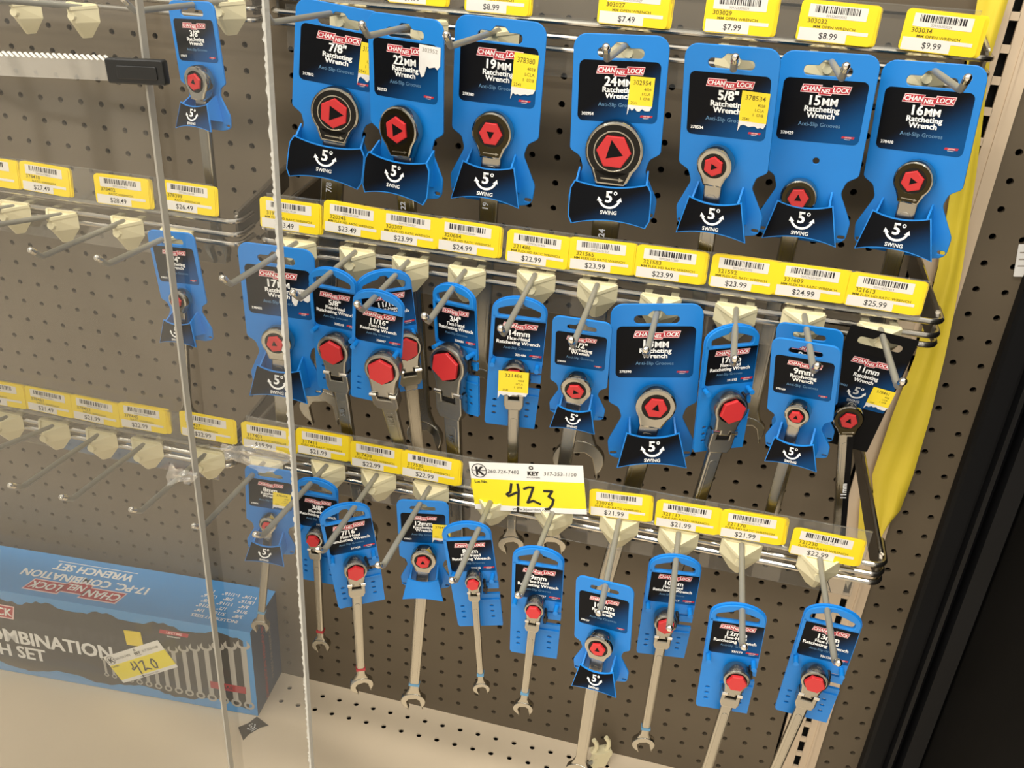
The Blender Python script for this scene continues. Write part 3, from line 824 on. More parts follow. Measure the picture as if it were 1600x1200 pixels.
def sticker(root, x0, z0, x1, z1, y, num, kind, tilt=0.0):
    mb = MB()
    W, H = x1 - x0, z1 - z0
    rnd = random.Random(int(num) + 3)
    cx, cz = (x0 + x1) / 2, (z0 + z1) / 2
    ca, sa = math.cos(tilt), math.sin(tilt)
    xf = lambda p: (cx + (p[0] - cx) * ca - (p[2] - cz) * sa, p[1], cz + (p[0] - cx) * sa + (p[2] - cz) * ca)
    cut = z0 + 0.27 * H
    ragged = [(x1, cut)] + [(x1 - W * (0.08 + 0.84 * i / 8), z0 + (0.10 + 0.10 * rnd.random()) * H) for i in range(9)] + [(x0, z0), (x0, cut)]
    if kind == 'y':
        mb.plate([[(x0, cut), (x1, cut), (x1, z1), (x0, z1)]], y - 0.006, y, STICK, xf=xf)
        mb.plate([ragged[::-1]], y - 0.005, y, TORN, xf=xf)
        f, m = 0.15, OLIVE
    else:
        mb.plate([[(x0, z0 + 0.25 * H)] + [(x0 + W * i / 8, z0 + (0.08 * rnd.random() if i < 3 else 0.32 + 0.12 * rnd.random()) * H) for i in range(1, 8)] + [(x1, z0 + 0.45 * H), (x1, z1), (x0, z1)]], y - 0.006, y, TORN, xf=xf)
        f, m = 0.16, GREYINK
    mb.text(num, cx, z1 - 0.2 * H, f * H * 1.1, y - 0.009, m, 0.01, xf=xf, sx=min(1.1, W * 0.85 / (f * H * 1.1 * 3.4)))
    if kind == 'y':
        for j, (s, u) in enumerate((('4028', 0.75), ('LCLA', 0.7), ('1  07/8', 0.66), ('2541', 0.25))):
            mb.text(s, x0 + u * W, z1 - (0.34 + 0.12 * j) * H, 0.095 * H, y - 0.009, m, 0.0, xf=xf)
    o = mb.build('price_sticker', root, smooth=False)
    o['label'] = 'yellow price sticker with a torn white end' if kind == 'y' else 'torn white price sticker'
    return o


def jaw_loop(Rj):
    """outline of an open wrench end around 0,0 with the mouth towards -z"""
    s = Rj * 0.60                                        # half width of the mouth
    pts = []
    for i in range(0, 21):
        a = math.radians(90 + (232 - 90) * i / 20)
        k = 1.0 + (0.10 if a > math.pi else 0.10 * (a - math.pi / 2) / (math.pi / 2))
        pts.append((k * Rj * math.cos(a), Rj * math.sin(a) * (0.86 if math.sin(a) > 0 else 1.05)))
    half = pts + [(-s * 1.12, -Rj * 1.12), (-s, -Rj * 1.0), (-s, -Rj * 0.02), (-s * 0.55, Rj * 0.26)]
    return half + [(-x, z) for x, z in half[::-1][:-1]]


def handle_and_jaw(mb, L, z_top, w0, w1, Rj, yb, th, xf, m=None):
    m = m or SATIN
    zj = -L
    n0 = zj + Rj * 1.35
    pts = [(-w0, z_top), (-w1, n0 + 0.15), (-w1 * 1.08, n0), (-Rj * 0.72, zj + Rj * 0.66), (-Rj * 0.4, zj + Rj * 0.5), (Rj * 0.4, zj + Rj * 0.5),
           (Rj * 0.72, zj + Rj * 0.66), (w1 * 1.08, n0), (w1, n0 + 0.15), (w0, z_top)]
    mb.plate([pts], yb - th / 2, yb + th / 2, m, th * 0.30, xf)
    # a shallow raised panel along the handle
    a, b = z_top - 0.5, n0 + 0.6
    if a - b > 1:
        mb.plate([rpoly([(-w0 * 0.52, a, 0.1), (-w1 * 0.52, b, 0.1), (w1 * 0.52, b, 0.1), (w0 * 0.52, a, 0.1)], 3)], yb - th / 2 - 0.012, yb - th / 2 + 0.01, m, 0.01, xf)
    tilt = math.radians(15)
    c, s = math.cos(tilt), math.sin(tilt)
    jl = [(x * c - z * s, zj + x * s + z * c) for x, z in jaw_loop(Rj)]
    mb.plate([jl], yb - th * 0.62, yb + th * 0.62, m, min(0.04, 0.05 * Rj), xf)


def wrench_xf(head, jaw):
    dx, dz = jaw[0] - head[0], jaw[1] - head[1]
    L = math.hypot(dx, dz)
    a = math.atan2(dx, -dz)            # swing about the ring's centre
    ca, sa = math.cos(a), math.sin(a)
    return L, (lambda p: (head[0] + p[0] * ca - p[2] * sa, p[1], head[1] + p[0] * sa + p[2] * ca))


def band(root, L, Rj, w1, yb, th, xf, m, name):
    mb = MB()
    z = -L + Rj * 1.35 + 0.28
    mb.box((0, yb, z), (2 * w1 + 0.03, th + 0.03, 0.11), m, xf)
    o = mb.build('color_band', root, smooth=False)
    o['label'] = name
    return o


def hexplug(root, r, y, xf, arrow, rot, big=True):
    mb = MB()
    h = ngon(0, 0, r, 6, math.radians(rot))
    mb.plate([h], y - 0.07, y + 0.25, RED, 0.025, xf)
    if arrow is not None:
        k = r * (0.60 if big else 0.40)
        a0 = math.radians(arrow)
        tri = [(k * math.cos(a0 + q * 2 * math.pi / 3) * (1.15 if q == 0 else 0.95), k * math.sin(a0 + q * 2 * math.pi / 3) * (1.15 if q == 0 else 0.95)) for q in range(3)]
        mb.flat([tri], y - 0.075, BLACKP, xf)
    o = mb.build('hex_plug', root, smooth=False)
    o['label'] = 'red hexagonal plug with a black arrow' if arrow is not None else 'red hexagonal plug'
    return o


def wrench_plain(root, P, o):
    """ratcheting ring with fixed handle and open end"""
    L, xf = wrench_xf(P['head'], P['jaw'])
    r = P['r'] * 1.05
    mb = MB()
    # teardrop ring head
    pts = []
    for i in range(33):
        a = math.radians(-42 + 264 * i / 32)
        pts.append((r * math.cos(a), r * math.sin(a)))
    pts += [(-0.60 * r, -1.02 * r), (-0.52 * r, -1.22 * r), (0.52 * r, -1.22 * r), (0.60 * r, -1.02 * r)]
    mb.plate([pts], -0.60, -0.16, CHROME, 0.07, xf)
    handle_and_jaw(mb, L, -0.9 * r, 0.50 * r, 0.42 * r, 0.98 * r, -0.36, 0.2, xf)
    if o.get('stamp'):
        mb.text(o['stamp'], 0.0, -r - o.get('sz', 1.9), 0.3, -0.475, WHITE, 0.02, 'CENTER', xf=xf, rot=math.radians(90))
    if o.get('stripe'):
        mb.plate([[(0.02, -1.45 * r), (0.46 * r, -1.45 * r), (0.40 * r, -L + 2.4 * r), (0.02, -L + 2.4 * r)]], -0.478, -0.44, BLACKP, 0.0, xf)
        mb.text('11mm', 0.12, -2.9, 0.26, -0.482, WHITE, 0.02, 'CENTER', xf=xf, rot=math.radians(90))
    wr = mb.build('wrench', root, angle=0.5)
    face = o.get('face', 'chrome')
    mb = MB()
    if face == 'black':
        mb.plate([ngon(0, 0, 0.90 * r, 40), ngon(0, 0, 0.62 * r, 40)], -0.612, -0.55, GEAR, 0.01, xf)
        mb.plate([[(-0.62 * r, -0.68 * r), (0.62 * r, -0.68 * r), (0.46 * r, -1.1 * r), (-0.46 * r, -1.1 * r)]], -0.612, -0.55, GEAR, 0.01, xf)
        mb.plate([ngon(0, 0, 0.70 * r, 40), ngon(0, 0, 0.655 * r, 40)], -0.622, -0.55, CHROME, 0.005, xf)
        pr = 0.60 * r
    elif face == 'bronze':
        mb.plate([ngon(0, 0, 0.90 * r, 40), ngon(0, 0, 0.66 * r, 40)], -0.612, -0.55, BRONZE, 0.01, xf)
        mb.plate([[(-0.62 * r, -0.66 * r), (0.62 * r, -0.66 * r), (0.46 * r, -1.12 * r), (-0.46 * r, -1.12 * r)]], -0.611, -0.55, BRONZE, 0.01, xf)
        pr = 0.575 * r
    else:
        pr = 0.56 * r
    mb.plate([ngon(0, 0, 0.70 * r, 40)], -0.606, -0.5, GEAR, 0.0, xf)
    if face != 'chrome':
        ar = [(-0.35 * r, -0.93 * r), (0.28 * r, -0.93 * r), (0.28 * r, -0.88 * r), (0.45 * r, -0.955 * r), (0.28 * r, -1.03 * r), (0.28 * r, -0.975 * r), (-0.35 * r, -0.975 * r)]
        mb.flat([ar[::-1]], -0.616, SATIN, xf)
    mb.build('ratchet_face', wr)
    hexplug(wr, pr, -0.62, xf, o.get('arrow', 90), o.get('hex', 20), o.get('flap') == 'wide')
    if o.get('band'):
        band(wr, L, 0.98 * r, 0.42 * r, -0.36, 0.2, xf, o['band'][0], o['band'][1])
    return xf, r


def wrench_flex(root, P, o):
    """flex-head ring on a hinged fork"""
    L, xf = wrench_xf(P['head'], P['jaw'])
    r = P['r'] * 1.02
    mb = MB()
    pts = []
    for i in range(33):
        a = math.radians(-38 + 256 * i / 32)
        pts.append((r * math.cos(a), r * math.sin(a)))
    pts += [(-0.70 * r, -1.05 * r), (-0.66 * r, -1.45 * r), (-0.34 * r, -1.45 * r), (-0.34 * r, -1.72 * r), (0.34 * r, -1.72 * r), (0.34 * r, -1.45 * r), (0.66 * r, -1.45 * r), (0.70 * r, -1.05 * r)]
    mb.plate([pts], -0.62, -0.12, SATIN, 0.07, xf)
    fk = [(-0.74 * r, -1.50 * r), (-0.38 * r, -1.50 * r), (-0.38 * r, -1.98 * r), (0.38 * r, -1.98 * r), (0.38 * r, -1.50 * r), (0.74 * r, -1.50 * r), (0.74 * r, -2.5 * r), (0.56 * r, -2.9 * r), (-0.56 * r, -2.9 * r), (-0.74 * r, -2.5 * r)]
    tl = math.radians(P.get('tilt', 0.0))
    ct, st = math.cos(tl), math.sin(tl)
    hz_, hy_ = -1.475 * r, -0.38
    xf0 = xf

    def xf(p):                                           # the fork and handle lean back about the hinge
        y, z = p[1] - hy_, p[2] - hz_
        return xf0((p[0], hy_ + y * ct - z * st, hz_ + y * st + z * ct))
    mb.plate([[(-0.36 * r, -1.70 * r), (0.36 * r, -1.70 * r), (0.36 * r, -2.0 * r), (-0.36 * r, -2.0 * r)]], -0.50, -0.2, DARK, 0.0, xf)
    mb.plate([fk], -0.60, -0.16, SATIN, 0.04, xf)
    handle_and_jaw(mb, L, -2.7 * r, 0.46 * r, 0.38 * r, 0.98 * r, -0.36, 0.22, xf)
    if o.get('stamp'):
        mb.text(o['stamp'], 0.06, -2.9 * r - 0.9, 0.26, -0.515, NUB, 0.015, 'CENTER', xf=xf, rot=math.radians(90))
    wr = mb.build('wrench', root, angle=0.5)
    for s in (-1, 1):
        mb = MB()
        mb.tube([(s * 0.36 * r, -0.60, -1.475 * r), (s * 0.76 * r, -0.60, -1.475 * r)], 0.085 * r + 0.025, NUB, 10, xf)
        q = mb.build('hinge_pin', wr)
        q['label'] = 'bright chrome hinge pin'
    mb = MB()
    mb.plate([ngon(0, 0, 0.80 * r, 40)], -0.628, -0.5, GEAR, 0.0, xf0)
    mb.build('ratchet_face', wr)
    hexplug(wr, 0.76 * r, -0.68, xf0, None, o.get('hex', 10))
    if o.get('band'):
        band(wr, L, 0.98 * r, 0.38 * r, -0.36, 0.22, xf, o['band'][0], o['band'][1])
    return xf, r


def card_A(root, P, o):
    w, h = P['w'], P['h']
    nk = 0.345 * w
    fw = 0.50 * w
    out_ = rpoly([(-w / 2, 0, 0.14 * w), (w / 2, 0, 0.14 * w), (w / 2, -h, 0.06 * w), (nk + 0.04 * w, -h - 0.07 * w, 0.08 * w), (nk, -h - 0.20 * w, 0.1 * w), (fw, -h - 0.52 * w, 0.12 * w),
                  (fw - 0.02 * w, -h - 0.74 * w, 0.10 * w), (0.30 * w, -h - 0.78 * w, 0.04 * w), (-0.30 * w, -h - 0.78 * w, 0.04 * w), (-fw + 0.02 * w, -h - 0.74 * w, 0.10 * w),
                  (-fw, -h - 0.52 * w, 0.12 * w), (-nk, -h - 0.20 * w, 0.1 * w), (-nk - 0.04 * w, -h - 0.07 * w, 0.08 * w), (-w / 2, -h, 0.06 * w)])
    zc = -0.185 * w
    hh = 0.05 * w
    sl = rpoly([(-0.245 * w, zc - hh, 0.048 * w), (0.245 * w, zc - hh, 0.048 * w), (0.245 * w, zc + hh, 0.045 * w), (0.10 * w, zc + hh, 0.03 * w), (0.05 * w, zc + hh + 0.055 * w, 0.03 * w),
                (-0.05 * w, zc + hh + 0.055 * w, 0.03 * w), (-0.10 * w, zc + hh, 0.03 * w), (-0.245 * w, zc + hh, 0.045 * w)], 4)
    holes = [sl]
    for s in (-1, 1):
        holes.append(rrect(s * 0.43 * w - 0.04 * w, -h - 0.71 * w, s * 0.43 * w + 0.04 * w, -h - 0.67 * w, 0.018 * w))
    if o.get('pin'):
        holes.append(ngon(0.03 * w, -h + 0.13 * w, 0.035 * w, 12))
    mb = MB()
    mb.plate([out_] + holes, -0.04, 0.04, BLUE, 0.02)
    card = mb.build('hang_card', root)
    mb = MB()
    art_A(mb, -0.43 * w, -0.735 * h, 0.43 * w, -0.215 * h, o['size'], o['num'], NAVY, -0.045)
    mb.build('print_label', card, smooth=False)
    # swing flap standing in front of the handle
    wide = o.get('flap') == 'wide'
    zt, zb = -h - 0.29 * w, -h - (0.76 if wide else 0.72) * w
    a0, a1 = (0.45 * w, 0.46 * w) if wide else (0.30 * w, 0.40 * w)
    y0 = -0.58
    tilt = 0.28

    def fy(x, z):
        v = (zt - z) / (zt - zb)
        u = x / a1
        return y0 - tilt * v - 0.10 * (1 - min(1.0, u * u))
    NU, NV = 14, 6

    def grid(dy, inset):
        vs, fs = [], []
        for j in range(NV + 1):
            v = j / NV
            for i in range(NU + 1):
                u = -1 + 2 * i / NU
                hwid = a0 + (a1 - a0) * v
                if wide:
                    e = abs(v - 0.5) * 2
                    hwid *= (1 - 0.10 * e ** 6)
                top = zt - 0.045 * w * (1 - u * u)
                bot = zb + (0.065 if wide else 0.07) * w * (1 - abs(u) ** 2)
                x = u * (hwid - inset)
                z = (top - inset) + (bot + inset - top + inset) * v
                vs.append((x, fy(x, z) + dy, z))
        for j in range(NV):
            for i in range(NU):
                k = j * (NU + 1) + i
                fs.append((k, k + NU + 1, k + NU + 2, k + 1))
        return vs, fs
    mb = MB()
    f0, q = grid(0.0, 0.0)
    f1, _ = grid(0.05, 0.0)
    n = len(f0)
    mb.add(f0, q, BLUE)
    mb.add(f1, [tuple(reversed(t)) for t in q], BLUE)
    rim = [i for i in range(NU + 1)] + [(j + 1) * (NU + 1) + NU for j in range(NV)] + [NV * (NU + 1) + i for i in range(NU - 1, -1, -1)] + [j * (NU + 1) for j in range(NV - 1, 0, -1)]
    vs = [f0[i] for i in rim] + [f1[i] for i in rim]
    k = len(rim)
    mb.add(vs, [(i, (i + 1) % k, k + (i + 1) % k, k + i) for i in range(k)], BLUE)
    for s in (-1, 1):                                    # side walls back to the card
        xa = s * a0 * 0.86
        xb_ = s * a1 * 0.80
        za, zb_ = zt - 0.02 * w, zt - 0.24 * w
        t = s * 0.03
        pts = [(xa, fy(xa, za) + 0.04, za), (xa * 0.98, -0.03, za + 0.12 * w), (xb_, -0.03, zb_ - 0.10 * w), (xb_, fy(xb_, zb_) + 0.04, zb_)]
        mb.add([(p[0] - t, p[1], p[2]) for p in pts] + [(p[0] + t, p[1], p[2]) for p in pts],
               [(0, 1, 2, 3), (7, 6, 5, 4), (0, 4, 5, 1), (1, 5, 6, 2), (2, 6, 7, 3), (3, 7, 4, 0)], BLUE)
    flap = mb.build('swing_flap', root)
    if o.get('plainflap'):
        return
    mb = MB()
    g, q = grid(-0.006, 0.012 * w)
    mb.add(g, q, FLAPNAVY)
    five(mb, 0.0, zt - 0.205 * w, 0.27 * w, fy)
    q_ = mb.build('flap_print', flap, smooth=False)
    q_['label'] = 'black flap print with the 5 degree swing mark'


def card_B(root, P, o):
    w, h = P['w'], P['h']
    arch = [(w / 2 * math.cos(math.radians(a)) * 1.0, -0.30 * w + 0.30 * w * math.sin(math.radians(a))) for a in range(0, 181, 12)]
    # notched right edge (the tie runs through it)
    right = [(w / 2, -0.545 * h), (0.10 * w, -0.545 * h), (0.10 * w, -0.575 * h), (w / 2, -0.575 * h), (w / 2, -0.625 * h), (0.14 * w, -0.625 * h), (0.14 * w, -0.685 * h), (w / 2, -0.685 * h)]
    bottom = [(w / 2 - 0.03 * w, -h), (-w / 2 + 0.03 * w, -h), (-w / 2, -h + 0.05 * w)]
    out_ = [(-w / 2, -0.36 * w)] + arch[::-1] + [(w / 2, -0.36 * w)] + right + bottom
    zc = -0.395 * w
    slot = rpoly([(-0.385 * w, zc, 0.05 * w), (0.385 * w, zc, 0.05 * w), (0.40 * w, zc + 0.14 * w, 0.06 * w), (0.20 * w, zc + 0.21 * w, 0.03 * w), (0.10 * w, zc + 0.235 * w, 0.02 * w), (0.05 * w, zc + 0.29 * w, 0.04 * w),
                  (-0.05 * w, zc + 0.29 * w, 0.04 * w), (-0.10 * w, zc + 0.235 * w, 0.02 * w), (-0.20 * w, zc + 0.21 * w, 0.03 * w), (-0.40 * w, zc + 0.14 * w, 0.06 * w)], 4)
    holes = [slot]
    for sx, x in ((-1, -0.34 * w), (1, 0.30 * w)):
        for j in range(3):
            holes.append(ngon(x, -h * (0.80 + 0.055 * j), 0.028 * w, 8, 0, 1.5))
    mb = MB()
    mb.plate([out_] + holes, -0.05, 0.05, BLUE, 0.02)
    mb.plate([[(x * 0.999, z) for x, z in arch[::-1]] + [(w / 2, -0.44 * w), (-w / 2, -0.44 * w)], slot], -0.11, -0.03, BLUE, 0.03)
    mb.box((-0.47 * w, -0.06, -0.30 * h), (0.06 * w, 0.1, 0.32 * h), BLUE)
    for s, zz in ((-1, -0.485 * h), (1, -0.50 * h)):
        mb.tube([(s * 0.42 * w, -0.02, zz), (s * 0.42 * w, -0.42, zz + 0.02)], 0.085, BLUE, 12)
    mb.box((0.18 * w, -0.07, -0.735 * h), (0.62 * w, 0.05, 0.012 * h), BLUE)
    card = mb.build('hang_card', root)
    mb = MB()
    x0, x1, z0, z1 = -0.44 * w, 0.50 * w, -0.455 * h, -0.165 * h
    lw, lh = x1 - x0, z1 - z0
    X = lambda u: x0 + u * lw
    Z = lambda v: z1 - v * lh
    y = -0.056
    mb.flat([rpoly([(x0, z0, 0.07 * w), (x1, z0, 0), (x1, z1, 0), (x0, z1, 0.02 * w)])], y, NAVY)
    cx = X(0.49)
    logo(mb, cx, Z(0.14), 0.66 * lw, y - 0.004)
    mb.text(o['size'], cx, Z(0.40), 0.20 * lh, y - 0.006, WHITE, 0.03)
    mb.text('Flex-Head', cx, Z(0.51), 0.125 * lh, y - 0.006, WHITE, 0.03)
    mb.text('Ratcheting Wrench', cx, Z(0.62), 0.125 * lh, y - 0.006, WHITE, 0.03, sx=1.02)
    mb.text('Anti-Slip Grooves', cx, Z(0.75), 0.09 * lh, y - 0.006, DIM, 0.005)
    mb.text(o['num'], X(0.56), Z(0.92), 0.085 * lh, y - 0.006, WHITE, 0.03)
    warranty(mb, X(0.85), Z(0.88), 0.24 * lw, y - 0.004)
    mb.build('print_label', card, smooth=False)
    mb = MB()                                          # black tie through the notches
    r = P['r']
    hx, hz = P['head']
    xe = min(hx + r * 0.95, 0.40 * w)
    mb.tube([(xe, 0.1, -0.53 * h), (xe + 0.05, -0.22, -0.545 * h), (xe + 0.06, -0.25, -0.60 * h), (xe + 0.02, -0.1, -0.655 * h), (xe, 0.1, -0.665 * h)], 0.05, RUBBER, 8)
    mb.box((xe + 0.05, -0.22, -0.60 * h), (0.14, 0.12, 0.14), RUBBER)
    mb.build('zip_tie', root)


def card_C(root, P, o):
    w, h = P['w'], P['h']
    zc = -0.20 * w
    sl = rpoly([(-0.33 * w, zc - 0.06 * w, 0.058 * w), (0.33 * w, zc - 0.06 * w, 0.058 * w), (0.33 * w, zc + 0.06 * w, 0.055 * w), (0.12 * w, zc + 0.06 * w, 0.03 * w), (0.06 * w, zc + 0.12 * w, 0.04 * w),
                (-0.06 * w, zc + 0.12 * w, 0.04 * w), (-0.12 * w, zc + 0.06 * w, 0.03 * w), (-0.33 * w, zc + 0.06 * w, 0.055 * w)], 4)
    mb = MB()
    mb.plate([rrect(-w / 2, -h, w / 2, 0, 0.05), sl], -0.02, 0.02, BLACKP, 0.005)
    card = mb.build('hang_card', root)
    mb = MB()
    x0, x1, z0, z1 = -0.46 * w, 0.48 * w, -0.64 * h, -0.20 * h
    lw, lh = x1 - x0, z1 - z0
    y = -0.026
    Z = lambda v: z1 - v * lh
    mb.flat([rrect(x0, z0, x1, z1, 0.05)], y, NAVY)
    logo(mb, -0.02 * w, Z(0.13), 0.58 * lw, y - 0.004)
    mb.text(o['size'], 0.0, Z(0.33), 0.15 * lh, y - 0.006, WHITE, 0.03)
    mb.text('Ratcheting', 0.0, Z(0.43), 0.10 * lh, y - 0.006, WHITE, 0.03)
    mb.text('Wrench', 0.0, Z(0.52), 0.10 * lh, y - 0.006, WHITE, 0.03)
    five(mb, -0.03 * w, Z(0.76), 0.62, lambda x, z: y)
    mb.text(o['num'], x0 + 0.2 * lw, Z(0.66), 0.06 * lh, y - 0.006, DIM, 0.02)
    mb.build('print_label', card, smooth=False)


INFO = {
    'T0': dict(size='3/8"', num='378477', face='chrome', arrow=80, stamp='', lab='small blue 3/8 inch ratcheting wrench card hanging alone behind acrylic, topmost row'),
    'T1': dict(size='7/8"', num='317012', face='black', flap='wide', arrow=0, stamp='7/8', hex=30, stick=('y', 0.80, 0.10, 1.03, 0.86), lab='large blue 7/8 inch ratcheting wrench card with black head beside the rough acrylic edge'),
    'T2': dict(size='22MM', num='302952', face='bronze', flap='wide', arrow=0, stamp='22', hex=30, stick=('w', 0.72, 0.42, 1.04, 0.98), lab='large blue 22MM ratcheting wrench card with a torn white sticker'),
    'T3': dict(size='19MM', num='378380', face='bronze', arrow=270, stamp='19', hex=0, stick=('y', 0.69, 0.12, 1.0, 0.90), lab='large blue 19MM ratcheting wrench card with a yellow sticker, top row'),
    'T4': dict(size='24MM', num='302954', face='black', flap='wide', arrow=105, stamp='24', hex=0, stick=('y', 0.63, 0.12, 0.93, 0.76), lab='large blue 24MM ratcheting wrench card with the biggest black ring head'),
    'T5': dict(size='5/8"', num='378534', face='chrome', arrow=0, hex=30, stick=('y', 0.66, 0.12, 1.0, 0.76), lab='blue 5/8 inch ratcheting wrench card with yellow sticker and chrome head, top row'),
    'T6': dict(size='15MM', num='378429', face='bronze', arrow=95, hex=10, stamp='15', pin=True, lab='blue 15MM ratcheting wrench card whose wrench has slid down behind its flap'),
    'T7': dict(size='16MM', num='378410', face='bronze', arrow=0, hex=20, lab='blue 16MM ratcheting wrench card at the end of the top row by the ribbon'),
    'L1': dict(size='1/4"', num='378351', face='chrome', arrow=80, lab='small blue 1/4 inch wrench card behind acrylic on the middle left rack'),
    'A1': dict(size='17MM', num='378402', face='chrome', arrow=95, hex=15, stick=('w', 0.70, 0.25, 0.98, 0.62), lab='blue 17MM ratcheting wrench card crossed by the rough acrylic edge'),
    'B1': dict(size='5/8"', stamp='5/8', num='320245', hex=35, lab='blue 5/8 inch flex-head wrench card right of the 17MM card'),
    'B2b': dict(size='11/16"', num='320307', hex=25, lab='rear one of two blue 11/16 inch flex-head wrench cards, mostly covered'),
    'B2f': dict(size='11/16"', stamp='11/16', num='320307', hex=35, lab='front one of two blue 11/16 inch flex-head wrench cards'),
    'B3': dict(size='3/4"', stamp='3/4', num='320684', hex=20, lab='blue 3/4 inch flex-head wrench card turned edgewise with large red plug'),
    'B4': dict(size='14mm', num='321486', hex=0, headstick=True, lab='blue 14mm flex-head wrench card with a yellow sticker over its head'),
    'A2': dict(size='1/2"', num='378399', face='chrome', arrow=0, hex=15, lab='small blue 1/2 inch ratcheting wrench card left of the 18MM card'),
    'A3': dict(size='18MM', num='378390', face='chrome', arrow=85, hex=5, lab='large blue 18MM ratcheting wrench card in the middle row'),
    'B5': dict(size='17mm', num='321592', hex=25, lab='blue 17mm flex-head wrench card tilted between the 18MM and 9mm cards'),
    'A4b': dict(size='9mm', num='378469', face='chrome', arrow=90, lab='rear one of two small blue 9mm wrench cards on one hook'),
    'A4': dict(size='9mm', num='378469', face='chrome', arrow=90, hex=15, lab='front one of two small blue 9mm wrench cards on one hook'),
    'A5': dict(size='11mm', num='378461', face='bronze', arrow=70, stripe=True, hex=45, stick=('y', 0.66, 0.02, 1.02, 0.46), lab='black 11mm wrench card with yellow sticker beside the yellow ribbon'),
    'A6': dict(size='8mm', num='378496', face='chrome', arrow=80, hex=10, stick=('y', 0.56, 0.0, 0.98, 0.62), band=(BANDB, 'pale blue band'), lab='small blue 8mm wrench card with yellow sticker above the boxed wrench set'),
    'B6': dict(size='3/8"', num='317411', hex=10, band=(BANDR, 'dark red band'), lab='blue 3/8 inch flex-head wrench card half behind the rough acrylic edge'),
    'B7': dict(size='7/16"', num='317438', hex=30, band=(BANDR, 'dark red band'), lab='blue 7/16 inch flex-head wrench card hanging askew on the lowest rack'),
    'A7': dict(size='12mm', num='378453', face='chrome', arrow=95, hex=20, plainflap=True, stick=('y', 0.70, 0.02, 1.10, 0.66), band=(BANDB, 'pale blue band'), lab='small blue 12mm ratcheting wrench card with plain blue flap and yellow sticker'),
    'B8': dict(size='8mm', num='320748', hex=20, band=(BANDB, 'pale blue band'), lab='blue 8mm flex-head wrench card hanging askew from its slot end'),
    'B9': dict(size='9mm', num='320757', hex=10, band=(BANDB, 'pale blue band'), lab='blue 9mm flex-head wrench card below the right end of the lot tag'),
    'A8': dict(size='10mm', num='378437', face='chrome', arrow=95, hex=15, lab='small blue 10mm wrench card with black swing flap, lowest in its row'),
    'B10': dict(size='10mm', num='321117', hex=30, band=(BANDB, 'pale blue band'), lab='blue 10mm flex-head wrench card with the hook tip over its red plug'),
    'B11': dict(size='12mm', num='321170', hex=5, lab='blue 12mm flex-head wrench card left of the 13mm one'),
    'B12': dict(size='13mm', num='321230', hex=0, lab='blue 13mm flex-head wrench card at the end of the lowest rack'),
}
GR_CARD = 'carded ratcheting wrenches'
for P in CARDS:
    o = INFO[P['name']]
    root = thing('carded_wrench', o['lab'], 'wrench', P['O'], euler_frame(P['rot']), GR_CARD)
    {'A': card_A, 'B': card_B, 'C': card_C}[P['type']](root, P, o)
    xf, r = (wrench_flex if P['type'] == 'B' else wrench_plain)(root, P, o)
    if o.get('stick'):
        kind, u0, v0, u1, v1 = o['stick']
        w_, h_ = P['w'], P['h']
        if P['type'] == 'A':
            x0, x1, z0, z1 = -0.43 * w_, 0.43 * w_, -0.735 * h_, -0.215 * h_
        else:
            x0, x1, z0, z1 = -0.46 * w_, 0.48 * w_, -0.64 * h_, -0.20 * h_
        X = lambda u: x0 + u * (x1 - x0)
        Zf = lambda v: z0 + v * (z1 - z0)
        sticker(root, X(u0), Zf(v0), X(u1), Zf(v1), -0.06, o['num'], kind, math.radians(-2))
    if o.get('headstick'):
        hx, hz = P['head']
        sticker(root, hx - 0.50, hz - 0.78, hx + 0.52, hz + 0.34, -0.78, o['num'], 'y', math.radians(2))

# ------------------------------------------------------------------ yellow ribbon on the upright
mb = MB()
left = [(13.10, 2.39), (13.26, 1.65), (13.43, -0.07), (14.00, -3.83), (14.38, -7.22), (14.45, -8.96), (14.49, -10.79), (14.29, -13.34), (14.18, -16.19), (14.65, -17.79), (15.11, -18.96)]
rite = [(13.96, 2.45), (14.17, 1.72), (14.15, -0.01), (14.74, -3.74), (15.20, -7.10), (15.36, -8.94), (15.49, -10.62), (15.62, -13.33), (15.68, -15.84), (15.62, -17.63), (15.20, -18.94)]
NU = 10
vs, fs = [], []
for j, (a, b) in enumerate(zip(left, rite)):
    for i in range(NU + 1):
        u = i / NU
        y = -0.55 - 0.12 * math.sin(u * math.pi) - 0.10 * math.sin(u * 9 + j * 0.8) * (0.4 + 0.6 * u) - 0.03 * (j % 2)
        vs.append((a[0] + (b[0] - a[0]) * u, y, a[1] + (b[1] - a[1]) * u))
n = len(vs)
vs += [(p[0], p[1] + 0.02, p[2]) for p in vs]
for j in range(len(left) - 1):
    for i in range(NU):
        k = j * (NU + 1) + i
        fs.append((k, k + NU + 1, k + NU + 2, k + 1))
        fs.append((n + k, n + k + 1, n + k + NU + 2, n + k + NU + 1))
mb.add(vs, fs, RIBBON)
# loose tail folded behind
mb.add([(14.0, -0.42, -17.4), (14.55, -0.42, -17.0), (14.75, -0.42, -19.6), (14.35, -0.42, -19.4)], [(0, 3, 2, 1)], RIBBON)
tag(mb.build('ribbon', angle=1.2), 'long crinkled yellow ribbon hanging down over the slotted beige upright', 'ribbon')

# small white label on the black frame
mb = MB()
mb.plate([rrect(-0.22, -0.6, 0.22, 0.6, 0.03)], -0.03, 0.0, TORN)
for k in range(3):
    mb.box((-0.02, -0.033, 0.3 - 0.25 * k), (0.24, 0.001, 0.05), GREYINK)
o = mb.build('small_label', smooth=False)
tag(o, 'small torn white label stuck beside the black frame', 'label')
place(o, (17.2, -0.04, -6.7), Matrix.Rotation(math.radians(-8), 3, 'Y'))

